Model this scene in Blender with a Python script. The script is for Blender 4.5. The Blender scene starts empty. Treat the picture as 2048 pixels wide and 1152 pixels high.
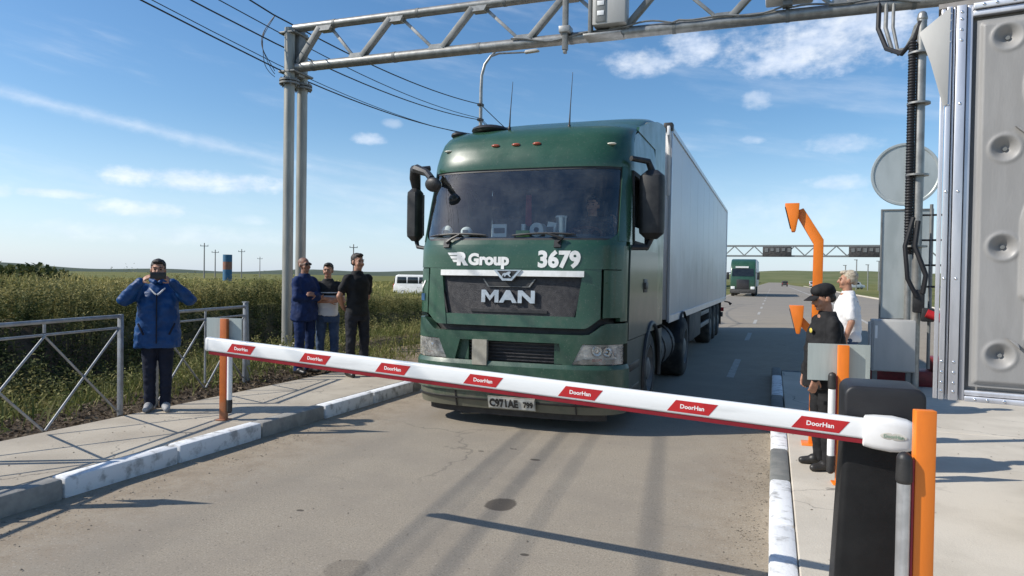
import bpy, bmesh, math, random
import numpy as np
from mathutils import Vector, Matrix, noise
random.seed(7); rng = np.random.default_rng(11)
R = math.radians
SC = bpy.context.scene
COL = SC.collection

# ------------------------------------------------------------------ camera
cd = bpy.data.cameras.new('camera'); cam = bpy.data.objects.new('camera', cd); COL.objects.link(cam)
CAMH = 1.64
YAW = math.atan2(522.8, 1420); PIT = math.atan2(21.8, 1420); ROLL = .015
fw = Vector((-math.sin(YAW)*math.cos(PIT), math.cos(YAW)*math.cos(PIT), -math.sin(PIT)))
r0 = Vector((math.cos(YAW), math.sin(YAW), 0)); u0 = r0.cross(fw)
rt = math.cos(ROLL)*r0 + math.sin(ROLL)*u0; up = -math.sin(ROLL)*r0 + math.cos(ROLL)*u0
m = Matrix((rt, up, -fw)).transposed().to_4x4(); m.translation = (0, 0, CAMH)
cam.matrix_world = m
cd.sensor_width = 36; cd.lens = 36*1420/2048; cd.clip_start = .05; cd.clip_end = 6000
SC.camera = cam

# ------------------------------------------------------------------ light
SUN_EL, SHADOW_AZ = R(38), R(28)       # shadows fall to the right and away
sd = bpy.data.lights.new('sun', 'SUN'); so = bpy.data.objects.new('sun', sd); COL.objects.link(so)
sd.energy = 4.3; sd.angle = R(.5); sd.color = (1, .945, .86)
ldir = Vector((math.cos(SHADOW_AZ)*math.cos(SUN_EL), math.sin(SHADOW_AZ)*math.cos(SUN_EL), -math.sin(SUN_EL)))
so.rotation_euler = ldir.to_track_quat('-Z', 'Y').to_euler()
SC.view_settings.view_transform = 'Standard'; SC.view_settings.look = 'None'
SC.view_settings.exposure = .3; SC.view_settings.gamma = 1

# ------------------------------------------------------------------ node helper
class NT:
    def __init__(s, tree): s.t = tree; s.n = tree.nodes; s.l = tree.links
    def put(s, sock, v):
        if isinstance(v, bpy.types.NodeSocket): s.l.new(v, sock)
        elif v is not None:
            try: sock.default_value = v
            except Exception: sock.default_value = (*v, 1)
    def add(s, typ, ins=(), **kw):
        n = s.n.new(typ)
        for k, v in kw.items(): setattr(n, k, v)
        items = ins.items() if isinstance(ins, dict) else enumerate(ins)
        for k, v in items: s.put(n.inputs[k], v)
        return n
    def math(s, op, a, b=None, c=None, clamp=False):
        return s.add('ShaderNodeMath', [a, b, c], operation=op, use_clamp=clamp).outputs[0]
    def step(s, v, a, b):      # smooth ramp a..b -> 0..1
        return s.add('ShaderNodeMapRange', {0: v, 1: a, 2: b, 3: 0., 4: 1.}, interpolation_type='SMOOTHSTEP').outputs[0]
    def mix(s, f, a, b):
        n = s.n.new('ShaderNodeMix'); n.data_type = 'RGBA'
        s.put(n.inputs[0], f); s.put(n.inputs[6], a); s.put(n.inputs[7], b)
        return n.outputs[2]
    def noise(s, vec, scale, detail=4, rough=.55, dist=0):
        n = s.add('ShaderNodeTexNoise', {'Scale': scale, 'Detail': detail, 'Roughness': rough, 'Distortion': dist})
        if vec is not None: s.l.new(vec, n.inputs['Vector'])
        return n.outputs[0]
    def xyz(s, vec): return s.add('ShaderNodeSeparateXYZ', [vec]).outputs

# ------------------------------------------------------------------ sky
W = bpy.data.worlds.new('World'); SC.world = W; W.use_nodes = True
nt = NT(W.node_tree); nt.n.clear()
sky = nt.add('ShaderNodeTexSky', sky_type='NISHITA', sun_disc=False, sun_elevation=SUN_EL, sun_rotation=math.atan2(-ldir.x, -ldir.y),
             air_density=1.0, dust_density=.6, ozone_density=2.2, altitude=100)
tc = nt.add('ShaderNodeTexCoord').outputs['Generated']
dx, dy, dz = nt.xyz(tc)
az = nt.math('ARCTAN2', dx, dy); el = nt.math('ARCSINE', dz)
pv = nt.add('ShaderNodeCombineXYZ', [az, nt.math('MULTIPLY', el, 1.7), 0.]).outputs[0]
n1 = nt.noise(pv, 16, 6, .6); n2 = nt.noise(pv, 60, 5, .6)
wob = nt.math('ADD', nt.math('MULTIPLY', nt.math('SUBTRACT', n1, .5), 2.6), nt.math('MULTIPLY', nt.math('SUBTRACT', n2, .5), 1.7))
CL = [(-0.1098,0.3060,0.0363,0.0197,1),(-0.1731,0.2902,0.0508,0.0157,.9),(0.0502,0.2970,0.1150,0.0340,.95),(0.0024,0.2797,0.0600,0.0150,1),(0.0900,0.3153,0.0950,0.0340,.95),(-0.0247,0.2356,0.0176,0.0113,.6),(-0.0300,0.1852,0.0164,0.0051,.5),(0.0763,0.1744,0.0406,0.0111,.55),(0.0714,0.1266,0.0362,0.0088,.55),(-0.5559,0.1848,0.0202,0.0073,.8),(-0.5223,0.2070,0.0123,0.0053,.35),(-0.8500,0.1172,0.0360,0.0105,1),(-0.7501,0.1162,0.0800,0.0130,.9),(-0.9252,0.0904,0.0400,0.0055,.8),(-0.8443,0.0772,0.0480,0.0095,.8),(0.0307,0.0900,0.1100,0.0260,.28),(-0.7900,0.0480,0.1600,0.0120,.35),(-0.5000,0.0950,0.0900,0.0120,.2),(-0.7071,0.0700,0.0217,0.0066,.4),(-0.9743,0.0906,0.0093,0.0079,.7)]
mask = None
for a, e, sa, se, st in CL:
    # flat cloud bases: falls off faster below its centre
    de = nt.math('SUBTRACT', el, e)
    q = nt.math('ADD', nt.math('POWER', nt.math('ABSOLUTE', nt.math('DIVIDE', nt.math('SUBTRACT', az, a), sa*1.15)), 2.),
                nt.math('POWER', nt.math('ABSOLUTE', nt.math('DIVIDE', de, se*1.15)), 2.))
    mm = nt.math('MULTIPLY', nt.step(nt.math('ADD', nt.math('SUBTRACT', 1., q), wob), -.4, 1.6), st)
    mask = mm if mask is None else nt.math('MAXIMUM', mask, mm)
# thin high veil and one long streak
vv = nt.add('ShaderNodeCombineXYZ', [nt.math('MULTIPLY', az, 1.6), nt.math('MULTIPLY', nt.math('ADD', el, nt.math('MULTIPLY', az, .16)), 9.), 3.]).outputs[0]
veil = nt.math('MULTIPLY', nt.step(nt.noise(vv, 2.2, 6, .6), .5, .85), .42)
sl = nt.math('SUBTRACT', el, nt.math('ADD', nt.math('MULTIPLY', az, -.162), .0425))
band = nt.math('MULTIPLY', nt.step(nt.math('ADD', nt.math('MULTIPLY', nt.math('ABSOLUTE', sl), -60.), nt.math('ADD', .75, nt.math('MULTIPLY', wob, .35))), 0., 1.1),
               nt.math('MULTIPLY', nt.step(az, -.42, -.8), .5))
mask = nt.math('MAXIMUM', mask, nt.math('MAXIMUM', veil, band), clamp=True)
hor = nt.math('MULTIPLY', nt.step(el, .22, -.02), .5)      # milky air low down
skb = nt.add('ShaderNodeHueSaturation', {'Saturation': 1.24, 'Value': 1.2, 'Color': sky.outputs[0]}).outputs[0]
skc = nt.mix(hor, skb, (5.4, 7.2, 10.2, 1))
shade = nt.math('MULTIPLY', nt.noise(pv, 24, 3, .5), 1.)
clc = nt.mix(nt.step(shade, .3, .7), (6.6, 7.4, 8.8, 1), (8.9, 9.2, 9.6, 1))
out = nt.mix(nt.math('MULTIPLY', mask, .82), skc, clc)
bg = nt.add('ShaderNodeBackground', {0: out, 1: .10})
nt.l.new(bg.outputs[0], nt.add('ShaderNodeOutputWorld').inputs[0])

# ------------------------------------------------------------------ materials
def mat(name, c1, c2=None, scale=6, rough=.6, metal=0, bump=0, bscale=40, lo=.35, hi=.65, coat=0, spec=.5, dirt=None, rvar=0, stretch=None, detail=5, speck=0):
    mt = bpy.data.materials.new(name); mt.use_nodes = True
    t = NT(mt.node_tree); b = t.n['Principled BSDF']
    co = t.add('ShaderNodeTexCoord').outputs['Object']
    vec = co
    if stretch: vec = t.add('ShaderNodeVectorMath', [co, stretch], operation='MULTIPLY').outputs[0]
    col = None
    if c2 is not None:
        f = t.step(t.noise(vec, scale, detail, .6), lo, hi)
        col = t.mix(f, (*c1, 1), (*c2, 1))
    if speck:
        sf = t.math('MULTIPLY', t.step(t.noise(co, 55, 3, .6), .60, .70), speck)
        col = t.mix(sf, col if col is not None else (*c1, 1), (.26, .25, .22, 1))
    if dirt:   # (colour, z_full, z_none, amount, noise scale): mud that clings low down
        dc, z0, z1, amt, ds = dirt
        z = t.xyz(co)[2]
        n = t.noise(co, ds, 6, .65)
        m1 = t.add('ShaderNodeMapRange', {0: z, 1: z0, 2: z1, 3: 1., 4: 0.}).outputs[0]
        f2 = t.math('MULTIPLY', t.step(t.math('ADD', t.math('MULTIPLY', n, .9), t.math('MULTIPLY', m1, .75)), .55, 1.05), amt)
        col = t.mix(f2, col if col is not None else (*c1, 1), (*dc, 1))
    b.inputs['Base Color'].default_value = (*c1, 1)
    if col is not None: t.l.new(col, b.inputs['Base Color'])
    b.inputs['Roughness'].default_value = rough; b.inputs['Metallic'].default_value = metal
    b.inputs['Specular IOR Level'].default_value = spec
    if coat: b.inputs['Coat Weight'].default_value = coat; b.inputs['Coat Roughness'].default_value = .12
    if rvar:
        rn = t.noise(vec, scale*.7, 4, .6)
        t.l.new(t.add('ShaderNodeMapRange', {0: rn, 1: .3, 2: .7, 3: max(0, rough-rvar), 4: min(1, rough+rvar)}).outputs[0], b.inputs['Roughness'])
    if bump:
        bn = t.noise(vec, bscale, 5, .6)
        bp = t.add('ShaderNodeBump', {'Strength': bump, 'Distance': .01, 'Height': bn})
        t.l.new(bp.outputs[0], b.inputs['Normal'])
    return mt
def glass_mat(name, tint=(.5, .6, .6), dust=.08, refl=1.0, rough=.02, dcol=(.5, .52, .5)):
    mt = bpy.data.materials.new(name); mt.use_nodes = True
    t = NT(mt.node_tree); t.n.remove(t.n['Principled BSDF'])
    tr = t.add('ShaderNodeBsdfTransparent', [(*tint, 1)]); gl = t.add('ShaderNodeBsdfGlossy', {'Roughness': rough})
    fr = t.add('ShaderNodeFresnel', {'IOR': 1.55}).outputs[0]
    a = t.add('ShaderNodeMixShader', [t.math('MULTIPLY', fr, refl, clamp=True), tr.outputs[0], gl.outputs[0]])
    co = t.add('ShaderNodeTexCoord').outputs['Object']
    df = t.add('ShaderNodeBsdfDiffuse', [(*dcol, 1)])
    f = t.math('MULTIPLY', t.step(t.noise(co, 3, 8, .75, .3), .3, .85), dust)
    b = t.add('ShaderNodeMixShader', [f, a.outputs[0], df.outputs[0]])
    t.l.new(b.outputs[0], t.n['Material Output'].inputs[0])
    return mt
MUD = (.20, .165, .125)
K = {}
K['green'] = mat('truck_green_paint', (.019, .066, .037), (.026, .080, .047), 3, .34, coat=.3, dirt=(MUD, .1, 1.6, .3, 9), rvar=.1, speck=.22)
K['green_dirty'] = mat('truck_green_muddy', (.016, .060, .036), (.036, .080, .052), 7, .45, coat=.2, dirt=(MUD, .1, .66, .6, 9), speck=.25, bump=.1, bscale=80, rvar=.12)
K['green_side'] = mat('truck_green_side_shade_dusty', (.010, .034, .022), (.022, .040, .030), 2.2, .35, coat=.3, dirt=((.10, .092, .08), .2, 1.9, .5, 4))  # dusty, and base darker than the front: the side's shade is in the colour
K['black'] = mat('black_plastic', (.012, .012, .013), (.03, .029, .028), 8, .5, bump=.1, bscale=150)
K['rubber'] = mat('black_rubber', (.012, .012, .012), (.04, .037, .033), 6, .85, bump=.2)
K['grille'] = mat('grille_mesh_dark', (.010, .010, .014), (.032, .031, .034), 16, .5, bump=.6, bscale=140, dirt=((.10, .085, .075), 1.1, 1.6, .18, 14))
K['dark'] = mat('dark_interior', (.05, .052, .056), (.07, .07, .075), 4, .8)
K['dash'] = mat('dashboard_grey', (.10, .105, .11), (.13, .135, .14), 4, .7)
K['silver'] = mat('brushed_silver', (.62, .63, .64), (.5, .51, .52), 14, .32, metal=.75)
K['chrome'] = mat('chrome', (.75, .76, .77), None, 1, .12, metal=1)
K['white'] = mat('white_paint', (.78, .78, .77), (.7, .7, .68), 4, .45)
K['trailer'] = mat('trailer_white_panel', (.82, .805, .78), (.77, .755, .735), .8, .38, dirt=((.45, .42, .38), 1.0, 2.6, .5, 1.3), stretch=(1, .35, 1))
K['alu'] = mat('aluminium', (.62, .63, .66), (.5, .51, .54), 12, .38, metal=.6, stretch=(1, 1, .15))
K['galv'] = mat('galvanised_steel', (.34, .338, .32), (.25, .247, .232), 9, .42, metal=.55, bump=.05, bscale=60)
K['galv_dull'] = mat('dull_grey_steel', (.22, .225, .22), (.16, .165, .16), 6, .6, metal=.3)
K['fence'] = mat('fence_grey_paint', (.36, .37, .38), (.27, .27, .27), 10, .45, metal=.25, bump=.1)
K['dirt_plate'] = mat('dirty_beige_plate', (.36, .34, .28), (.28, .26, .21), 9, .7)
K['amber'] = mat('amber_lens', (.36, .085, .045), None, 1, .25)
K['clear'] = mat('pale_lens', (.6, .58, .48), None, 1, .2)
K['lens'] = glass_mat('headlight_lens', (.95, .95, .93), .75, 1.2, .05, (.78, .77, .72))  # strong pale diffuse layer: the lamps' brightness is put into the lens colour
K['ws'] = glass_mat('windscreen_glass', (.88, .95, .95), .09, 2.3)
K['glass'] = glass_mat('side_glass', (.3, .34, .34), .08, 1.2)
K['glass_dark'] = mat('tinted_window', (.012, .016, .02), (.02, .026, .03), 3, .08)
K['decal'] = mat('white_vinyl', (.80, .80, .78), (.70, .70, .67), 12, .5)
K['red'] = mat('red_reflective_film', (.50, .018, .02), (.42, .014, .018), 10, .4)
K['red_rubber'] = mat('red_rubber_strip', (.30, .010, .022), (.24, .009, .02), 8, .55)
K['boom'] = mat('boom_white_paint', (.80, .81, .80), (.62, .63, .62), 5, .38, lo=.5, hi=.85, coat=.15, stretch=(.35, 1, 3), bump=.04, bscale=30)
K['orange'] = mat('orange_powder_coat', (.80, .20, .012), (.62, .15, .012), 9, .45, lo=.45, hi=.8, coat=.1, stretch=(1, 1, .25), bump=.06)
K['orange_old'] = mat('orange_weathered_paint', (.50, .13, .018), (.42, .10, .016), 9, .5, dirt=(MUD, 0, .3, .5, 14))
K['cabinet'] = mat('barrier_black_plastic', (.007, .007, .0075), (.012, .012, .0125), 6, .5, spec=.3, bump=.12, bscale=220)
K['cover'] = mat('barrier_cover_dark', (.013, .013, .015), (.022, .022, .024), 5, .45, spec=.4, bump=.1, bscale=200)
K['greybox'] = mat('grey_enclosure_paint', (.46, .455, .43), (.41, .405, .385), 4, .5, stretch=(1, 1, .3), bump=.05)
K['lampback'] = mat('lamp_bowl_silver', (.72, .73, .72), (.55, .56, .55), 20, .35, metal=.3)
K['shelter'] = mat('shelter_grey_plastic', (.275, .27, .262), (.245, .24, .232), 4, .5, bump=.12, bscale=60, stretch=(2.5, 2.5, .5), rvar=.12)
K['plate'] = mat('pale_plastic_shield', (.40, .45, .43), (.34, .385, .37), 3, .35, stretch=(6, 1, .6))
K['sheet'] = mat('sign_back_zinc', (.50, .54, .53), (.40, .44, .43), 3, .42, metal=.35, stretch=(1, 1, .3))
K['deepred'] = mat('dark_red_paint', (.20, .018, .02), (.14, .014, .016), 8, .5)
K['tyre'] = mat('tyre_rubber', (.014, .014, .014), (.06, .055, .047), 5, .85, bump=.2)
K['rim'] = mat('dusty_rim', (.12, .12, .12), (.2, .19, .17), 6, .6, metal=.3)
K['skirt'] = mat('trailer_underbody', (.035, .035, .037), (.07, .065, .06), 4, .7)
K['cable'] = mat('black_cable', (.008, .008, .01), None, 1, .6)
K['concrete_leg'] = mat('zinc_leg', (.36, .35, .31), (.27, .265, .235), 5, .5, metal=.4, stretch=(1, 1, .2))
K['wood'] = mat('weathered_pole_wood', (.22, .205, .19), (.30, .28, .26), 8, .85)
K['bark'] = mat('brown_stem', (.07, .05, .03), (.1, .08, .05), 8, .9)
# ------------------------------------------------------------------ mesh helpers
def frame_from(d):
    d = Vector(d).normalized()
    a = Vector((0, 0, 1)) if abs(d.z) < .95 else Vector((1, 0, 0))
    x = d.cross(a).normalized(); y = d.cross(x).normalized()
    return x, y, d
class MB:
    def __init__(s): s.v = []; s.f = []; s.mi = []; s.cur = 0
    def add(s, vs, fs, M=None):
        o = len(s.v)
        for p in vs: s.v.append(tuple(M @ Vector(p)) if M is not None else tuple(p))
        for f in fs: s.f.append([i+o for i in f]); s.mi.append(s.cur)
        return s
    def box(s, x0, x1, y0, y1, z0, z1, M=None):
        vs = [(x, y, z) for z in (z0, z1) for y in (y0, y1) for x in (x0, x1)]
        return s.add(vs, [(0, 2, 3, 1), (4, 5, 7, 6), (0, 1, 5, 4), (2, 6, 7, 3), (0, 4, 6, 2), (1, 3, 7, 5)], M)
    def prism(s, poly, a, b, plane='xz', M=None):
        n = len(poly)
        def P(p, d):
            if plane == 'xz': return (p[0], d, p[1])
            if plane == 'yz': return (d, p[0], p[1])
            return (p[0], p[1], d)
        vs = [P(p, a) for p in poly]+[P(p, b) for p in poly]
        fs = [list(range(n)), list(range(2*n-1, n-1, -1))]+[(i, i+n, (i+1) % n+n, (i+1) % n) for i in range(n)]
        return s.add(vs, fs, M)
    def tube(s, path, r, n=10, M=None):
        path = [Vector(p) for p in path]; rs = r if isinstance(r, (list, tuple)) else [r]*len(path)
        vs = []; px = None
        for i, p in enumerate(path):
            d = (path[min(i+1, len(path)-1)]-path[max(i-1, 0)])
            x, y, d = frame_from(d)
            if px is not None:
                x = (px-d*px.dot(d)).normalized(); y = d.cross(x)
            px = x
            for k in range(n):
                a = 2*math.pi*k/n; vs.append(p+(x*math.cos(a)+y*math.sin(a))*rs[i])
        L = len(path)
        fs = [(i*n+k, i*n+(k+1) % n, (i+1)*n+(k+1) % n, (i+1)*n+k) for i in range(L-1) for k in range(n)]
        fs += [list(range(n-1, -1, -1)), list(range((L-1)*n, L*n))]
        return s.add(vs, fs, M)
    def cyl(s, p0, p1, r, n=16, r1=None, M=None): return s.tube([p0, p1], [r, r if r1 is None else r1], n, M)
    def bar(s, p0, p1, w, h, M=None, upv=(0, 0, 1)):
        p0, p1 = Vector(p0), Vector(p1); d = (p1-p0).normalized()
        x = d.cross(Vector(upv))
        x = x.normalized() if x.length > 1e-4 else Vector((1, 0, 0))
        y = x.cross(d); vs = []
        for p in (p0, p1):
            for a, b in ((-1, -1), (1, -1), (1, 1), (-1, 1)): vs.append(p+x*a*w/2+y*b*h/2)
        return s.add(vs, [(3, 2, 1, 0), (4, 5, 6, 7)]+[(i, (i+1) % 4, (i+1) % 4+4, i+4) for i in range(4)], M)
    def ell(s, c, r, M=None, nu=16, nv=10):
        c = Vector(c); vs = [c+Vector((0, 0, r[2]))]
        for j in range(1, nv):
            t = math.pi*j/nv
            for i in range(nu):
                a = 2*math.pi*i/nu
                vs.append(c+Vector((r[0]*math.sin(t)*math.cos(a), r[1]*math.sin(t)*math.sin(a), r[2]*math.cos(t))))
        vs.append(c-Vector((0, 0, r[2])))
        fs = [(0, 1+i, 1+(i+1) % nu) for i in range(nu)]
        for j in range(nv-2):
            fs += [(1+j*nu+i, 1+(j+1)*nu+i, 1+(j+1)*nu+(i+1) % nu, 1+j*nu+(i+1) % nu) for i in range(nu)]
        b = len(vs)-1; o = 1+(nv-2)*nu
        fs += [(b, o+(i+1) % nu, o+i) for i in range(nu)]
        return s.add(vs, fs, M)
    def cap(s, p0, p1, r0, r1=None, n=12, M=None):     # rounded cone
        r1 = r0 if r1 is None else r1
        p0, p1 = Vector(p0), Vector(p1); d = p1-p0
        if d.length < 1e-5: d = Vector((0, 0, 1e-4))
        u = d.normalized(); path = []; rs = []
        for a in (85, 60, 35, 12): path.append(p0-u*r0*math.sin(R(a))); rs.append(r0*math.cos(R(a)))
        path.append(p0); rs.append(r0); path.append(p1); rs.append(r1)
        for a in (12, 35, 60, 85): path.append(p1+u*r1*math.sin(R(a))); rs.append(r1*math.cos(R(a)))
        return s.tube(path, rs, n, M)
    def loft(s, rings, n=20, M=None, yaw=0):       # rings of (cx, cy, z, rx, ry)
        vs = []
        for cx, cy, z, rx, ry in rings:
            for k in range(n):
                a = 2*math.pi*k/n; ca, sa = math.cos(a), math.sin(a)
                e = .85
                vs.append((cx+rx*math.copysign(abs(ca)**e, ca), cy+ry*math.copysign(abs(sa)**e, sa), z))
        L = len(rings)
        fs = [(i*n+k, i*n+(k+1) % n, (i+1)*n+(k+1) % n, (i+1)*n+k) for i in range(L-1) for k in range(n)]
        fs += [list(range(n-1, -1, -1)), list(range((L-1)*n, L*n))]
        return s.add(vs, fs, M)
    def grid(s, rows, M=None, flip=False):
        n = len(rows[0]); vs = [p for r in rows for p in r]
        fs = [(i*n+j, i*n+j+1, (i+1)*n+j+1, (i+1)*n+j) for i in range(len(rows)-1) for j in range(n-1)]
        if flip: fs = [f[::-1] for f in fs]
        return s.add(vs, fs, M)
    def mesh(s, name):
        me = bpy.data.meshes.new(name); me.from_pydata(s.v, [], s.f); me.update(); return me
    def build(s, name, mats, parent=None, smooth=True, bev=0, seg=2, ang=40, solid=0, recalc=True, loc=None):
        me = s.mesh(name)
        bm = bmesh.new(); bm.from_mesh(me)
        if len(set(s.mi)) > 1:
            bm.faces.ensure_lookup_table()
            for f, i in zip(bm.faces, s.mi): f.material_index = i
        if recalc: bmesh.ops.recalc_face_normals(bm, faces=bm.faces)
        if bev:
            es = [e for e in bm.edges if len(e.link_faces) == 2 and e.calc_face_angle(0) > R(35)]
            try: bmesh.ops.bevel(bm, geom=es, offset=bev, segments=seg, profile=.5, affect='EDGES', clamp_overlap=True, material=-1)
            except Exception as ex: print('bevel', name, ex)
        bm.to_mesh(me); bm.free()
        if smooth: me.shade_smooth(); me.set_sharp_from_angle(angle=R(ang))
        return link(name, me, mats, parent, loc)
def link(name, me, mats, parent=None, loc=None):
    o = bpy.data.objects.new(name, me); COL.objects.link(o)
    if len(me.materials): me.materials.clear()
    for k in (mats if isinstance(mats, (list, tuple)) else [mats]): me.materials.append(K[k] if isinstance(k, str) else k)
    if parent is not None: o.parent = parent
    if loc is not None: o.location = loc
    return o
def tag(o, label=None, cat=None, group=None, kind=None):
    if label: o['label'] = label
    if cat: o['category'] = cat
    if group: o['group'] = group
    if kind: o['kind'] = kind
    return o
def thing(name, label, cat, loc=(0, 0, 0), rz=0, group=None):
    o = bpy.data.objects.new(name, None); COL.objects.link(o); o.empty_display_size = .2
    o.location = loc; o.rotation_euler = (0, 0, rz)
    return tag(o, label, cat, group)
def copy_tree(o, parent=None):
    c = o.copy(); COL.objects.link(c); c.parent = parent
    for ch in list(o.children): copy_tree(ch, c)
    return c
def evaluated(o):
    bpy.context.view_layer.update()
    dg = bpy.context.evaluated_depsgraph_get()
    me = bpy.data.meshes.new_from_object(o.evaluated_get(dg)); return me
def text_mb(s, size, bold=0, extrude=.004, align='LEFT', sx=1, shear=0, res=3):
    cu = bpy.data.curves.new('lettering', 'FONT'); cu.body = s; cu.size = size; cu.offset = bold; cu.extrude = extrude
    cu.align_x = align; cu.resolution_u = res; cu.shear = shear
    o = bpy.data.objects.new('lettering', cu); COL.objects.link(o)
    me = evaluated(o); bpy.data.objects.remove(o)
    mb = MB(); mb.add([(v.co.x*sx, v.co.y, v.co.z) for v in me.vertices], [list(p.vertices) for p in me.polygons]); return mb
def blob(name, mb, voxel, mt, parent=None, it=4, fac=.5, disp=0, dsc=6, seed=0):
    me = mb.mesh(name); o = bpy.data.objects.new(name, me); COL.objects.link(o)
    md = o.modifiers.new('r', 'REMESH'); md.mode = 'VOXEL'; md.voxel_size = voxel; md.use_smooth_shade = True
    if it:
        ms = o.modifiers.new('s', 'SMOOTH'); ms.factor = fac; ms.iterations = it
    m2 = evaluated(o); bpy.data.objects.remove(o); bpy.data.meshes.remove(me)
    if disp:
        n = len(m2.vertices); co = np.empty(n*3, np.float32); m2.vertices.foreach_get('co', co); co = co.reshape(-1, 3)
        no = np.empty(n*3, np.float32); m2.vertices.foreach_get('normal', no); no = no.reshape(-1, 3)
        off = Vector((seed*3.1, seed*1.7, 0))
        d = np.array([noise.noise(Vector((p[0]*dsc, p[1]*dsc, p[2]*dsc*1.5))+off)+.5*noise.noise(Vector((p[0]*dsc*2.3, p[1]*dsc*2.3, p[2]*dsc*3))+off) for p in co], np.float32)
        co += no*(d*disp)[:, None]; m2.vertices.foreach_set('co', co.ravel()); m2.update()
    m2.name = name; m2.shade_smooth()
    return link(name, m2, mt, parent)
def np_mesh(name, verts, faces4, mt, col=None, parent=None):
    me = bpy.data.meshes.new(name); nv = len(verts); nf = len(faces4)
    me.vertices.add(nv); me.vertices.foreach_set('co', np.asarray(verts, np.float32).ravel())
    me.loops.add(nf*4); me.loops.foreach_set('vertex_index', np.asarray(faces4, np.int32).ravel())
    me.polygons.add(nf); me.polygons.foreach_set('loop_start', np.arange(nf, dtype=np.int32)*4)
    me.update(calc_edges=True)
    if col is not None:
        at = me.attributes.new('tint', 'FLOAT', 'POINT'); at.data.foreach_set('value', np.asarray(col, np.float32))
    return link(name, me, mt, parent)
# ------------------------------------------------------------------ setting: ground, road, pavements
def sstep(a, b, v): t = np.clip((v-a)/(b-a), 0, 1); return t*t*(3-2*t)
PX = np.array([-4000, -900, -200, -60, -20, -12.4, -11.4, -10.4, -9.3, -8.3, -7.6, -6.34, -6.24, 0])
PZ = np.array([0, .2, .6, .9, 1.14, .74, .60, -.65, -.7, -.2, .06, .115, -.06, -.06])
def gh(x, y):
    x = np.asarray(x, float); y = np.asarray(y, float)
    xs = x+2.1*sstep(5.5, 12, y)*sstep(-6.4, -8, x)
    z = np.interp(xs, PX, PZ)
    z = z-np.where(z > .12, (z-.12)*.85, 0)*sstep(15, 27, y)
    z = z+sstep(-10.6, -11.6, xs)*sstep(27, 14, y)*(.15*np.sin(x*.55+1.3*np.sin(y*.31))*np.sin(y*.62+.8)+.07*np.sin(x*1.7+y*1.1))
    past = sstep(10.7, 11.6, y)
    road = -.06
    z = np.where(x > -9.5, z*(1-past)+past*np.where(x > -4.9, road, np.where(x > -8, .02, z)), z)
    z = z+.05*np.sin(x*1.3+y*.7)*np.sin(y*.9-x*.4)*sstep(-6.6, -8.5, x)
    return z
gx = np.unique(np.concatenate([np.linspace(-16, -6.5, 48), [-6.34, -6.24, -5, -4.6], np.linspace(-60, -16, 30), [-4500, -2000, -900, -400, -200, -120], np.array([-3, 0, 3, 6, 13, 20, 40, 80, 160, 400, 900, 2000, 4500])]))
gy = np.unique(np.concatenate([np.linspace(-12, 30, 90), np.linspace(30, 120, 30), [-4500, -1000, -300, -100, -40, 200, 350, 600, 1000, 2000, 5000]]))
X, Y = np.meshgrid(gx, gy)
Z = gh(X, Y)
g = MB(); g.grid([[(X[j, i], Y[j, i], Z[j, i]) for i in range(len(gx))] for j in range(len(gy))])
def ground_mat():
    mt = bpy.data.materials.new('steppe_ground'); mt.use_nodes = True; t = NT(mt.node_tree); b = t.n['Principled BSDF']
    co = t.add('ShaderNodeTexCoord').outputs['Object']; x, y, z = t.xyz(co)
    n1 = t.noise(co, .035, 6, .6); n2 = t.noise(co, 1.3, 6, .7); n3 = t.noise(co, 14, 5, .7)
    c = t.mix(t.step(n1, .35, .65), (.11, .125, .04, 1), (.20, .185, .07, 1))
    c = t.mix(t.math('MULTIPLY', t.step(n2, .4, .7), .6), c, (.10, .115, .035, 1))
    near = t.math('MULTIPLY', t.math('MULTIPLY', t.step(x, -14.5, -12.5), t.step(x, -2, -4)), t.step(y, 60, 40))
    soil = t.mix(t.step(n3, .3, .7), (.05, .036, .025, 1), (.11, .085, .06, 1))
    c = t.mix(near, c, soil)
    verge = t.math('MULTIPLY', t.math('MULTIPLY', t.step(x, -9.2, -7.6), t.step(x, -2, -4)), t.math('MULTIPLY', t.step(y, 10.4, 11.5), t.step(y, 80, 30)))
    c = t.mix(t.math('MULTIPLY', verge, t.step(n2, .25, .5)), c, t.mix(n3, (.20, .15, .105, 1), (.30, .24, .17, 1)))
    t.l.new(c, b.inputs['Base Color']); b.inputs['Roughness'].default_value = .95; b.inputs['Specular IOR Level'].default_value = .1
    bp = t.add('ShaderNodeBump', {'Strength': .6, 'Distance': .05, 'Height': n3}); t.l.new(bp.outputs[0], b.inputs['Normal'])
    return mt
K['ground'] = ground_mat()
tag(g.build('ground', 'ground', smooth=True), kind='structure')

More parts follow.
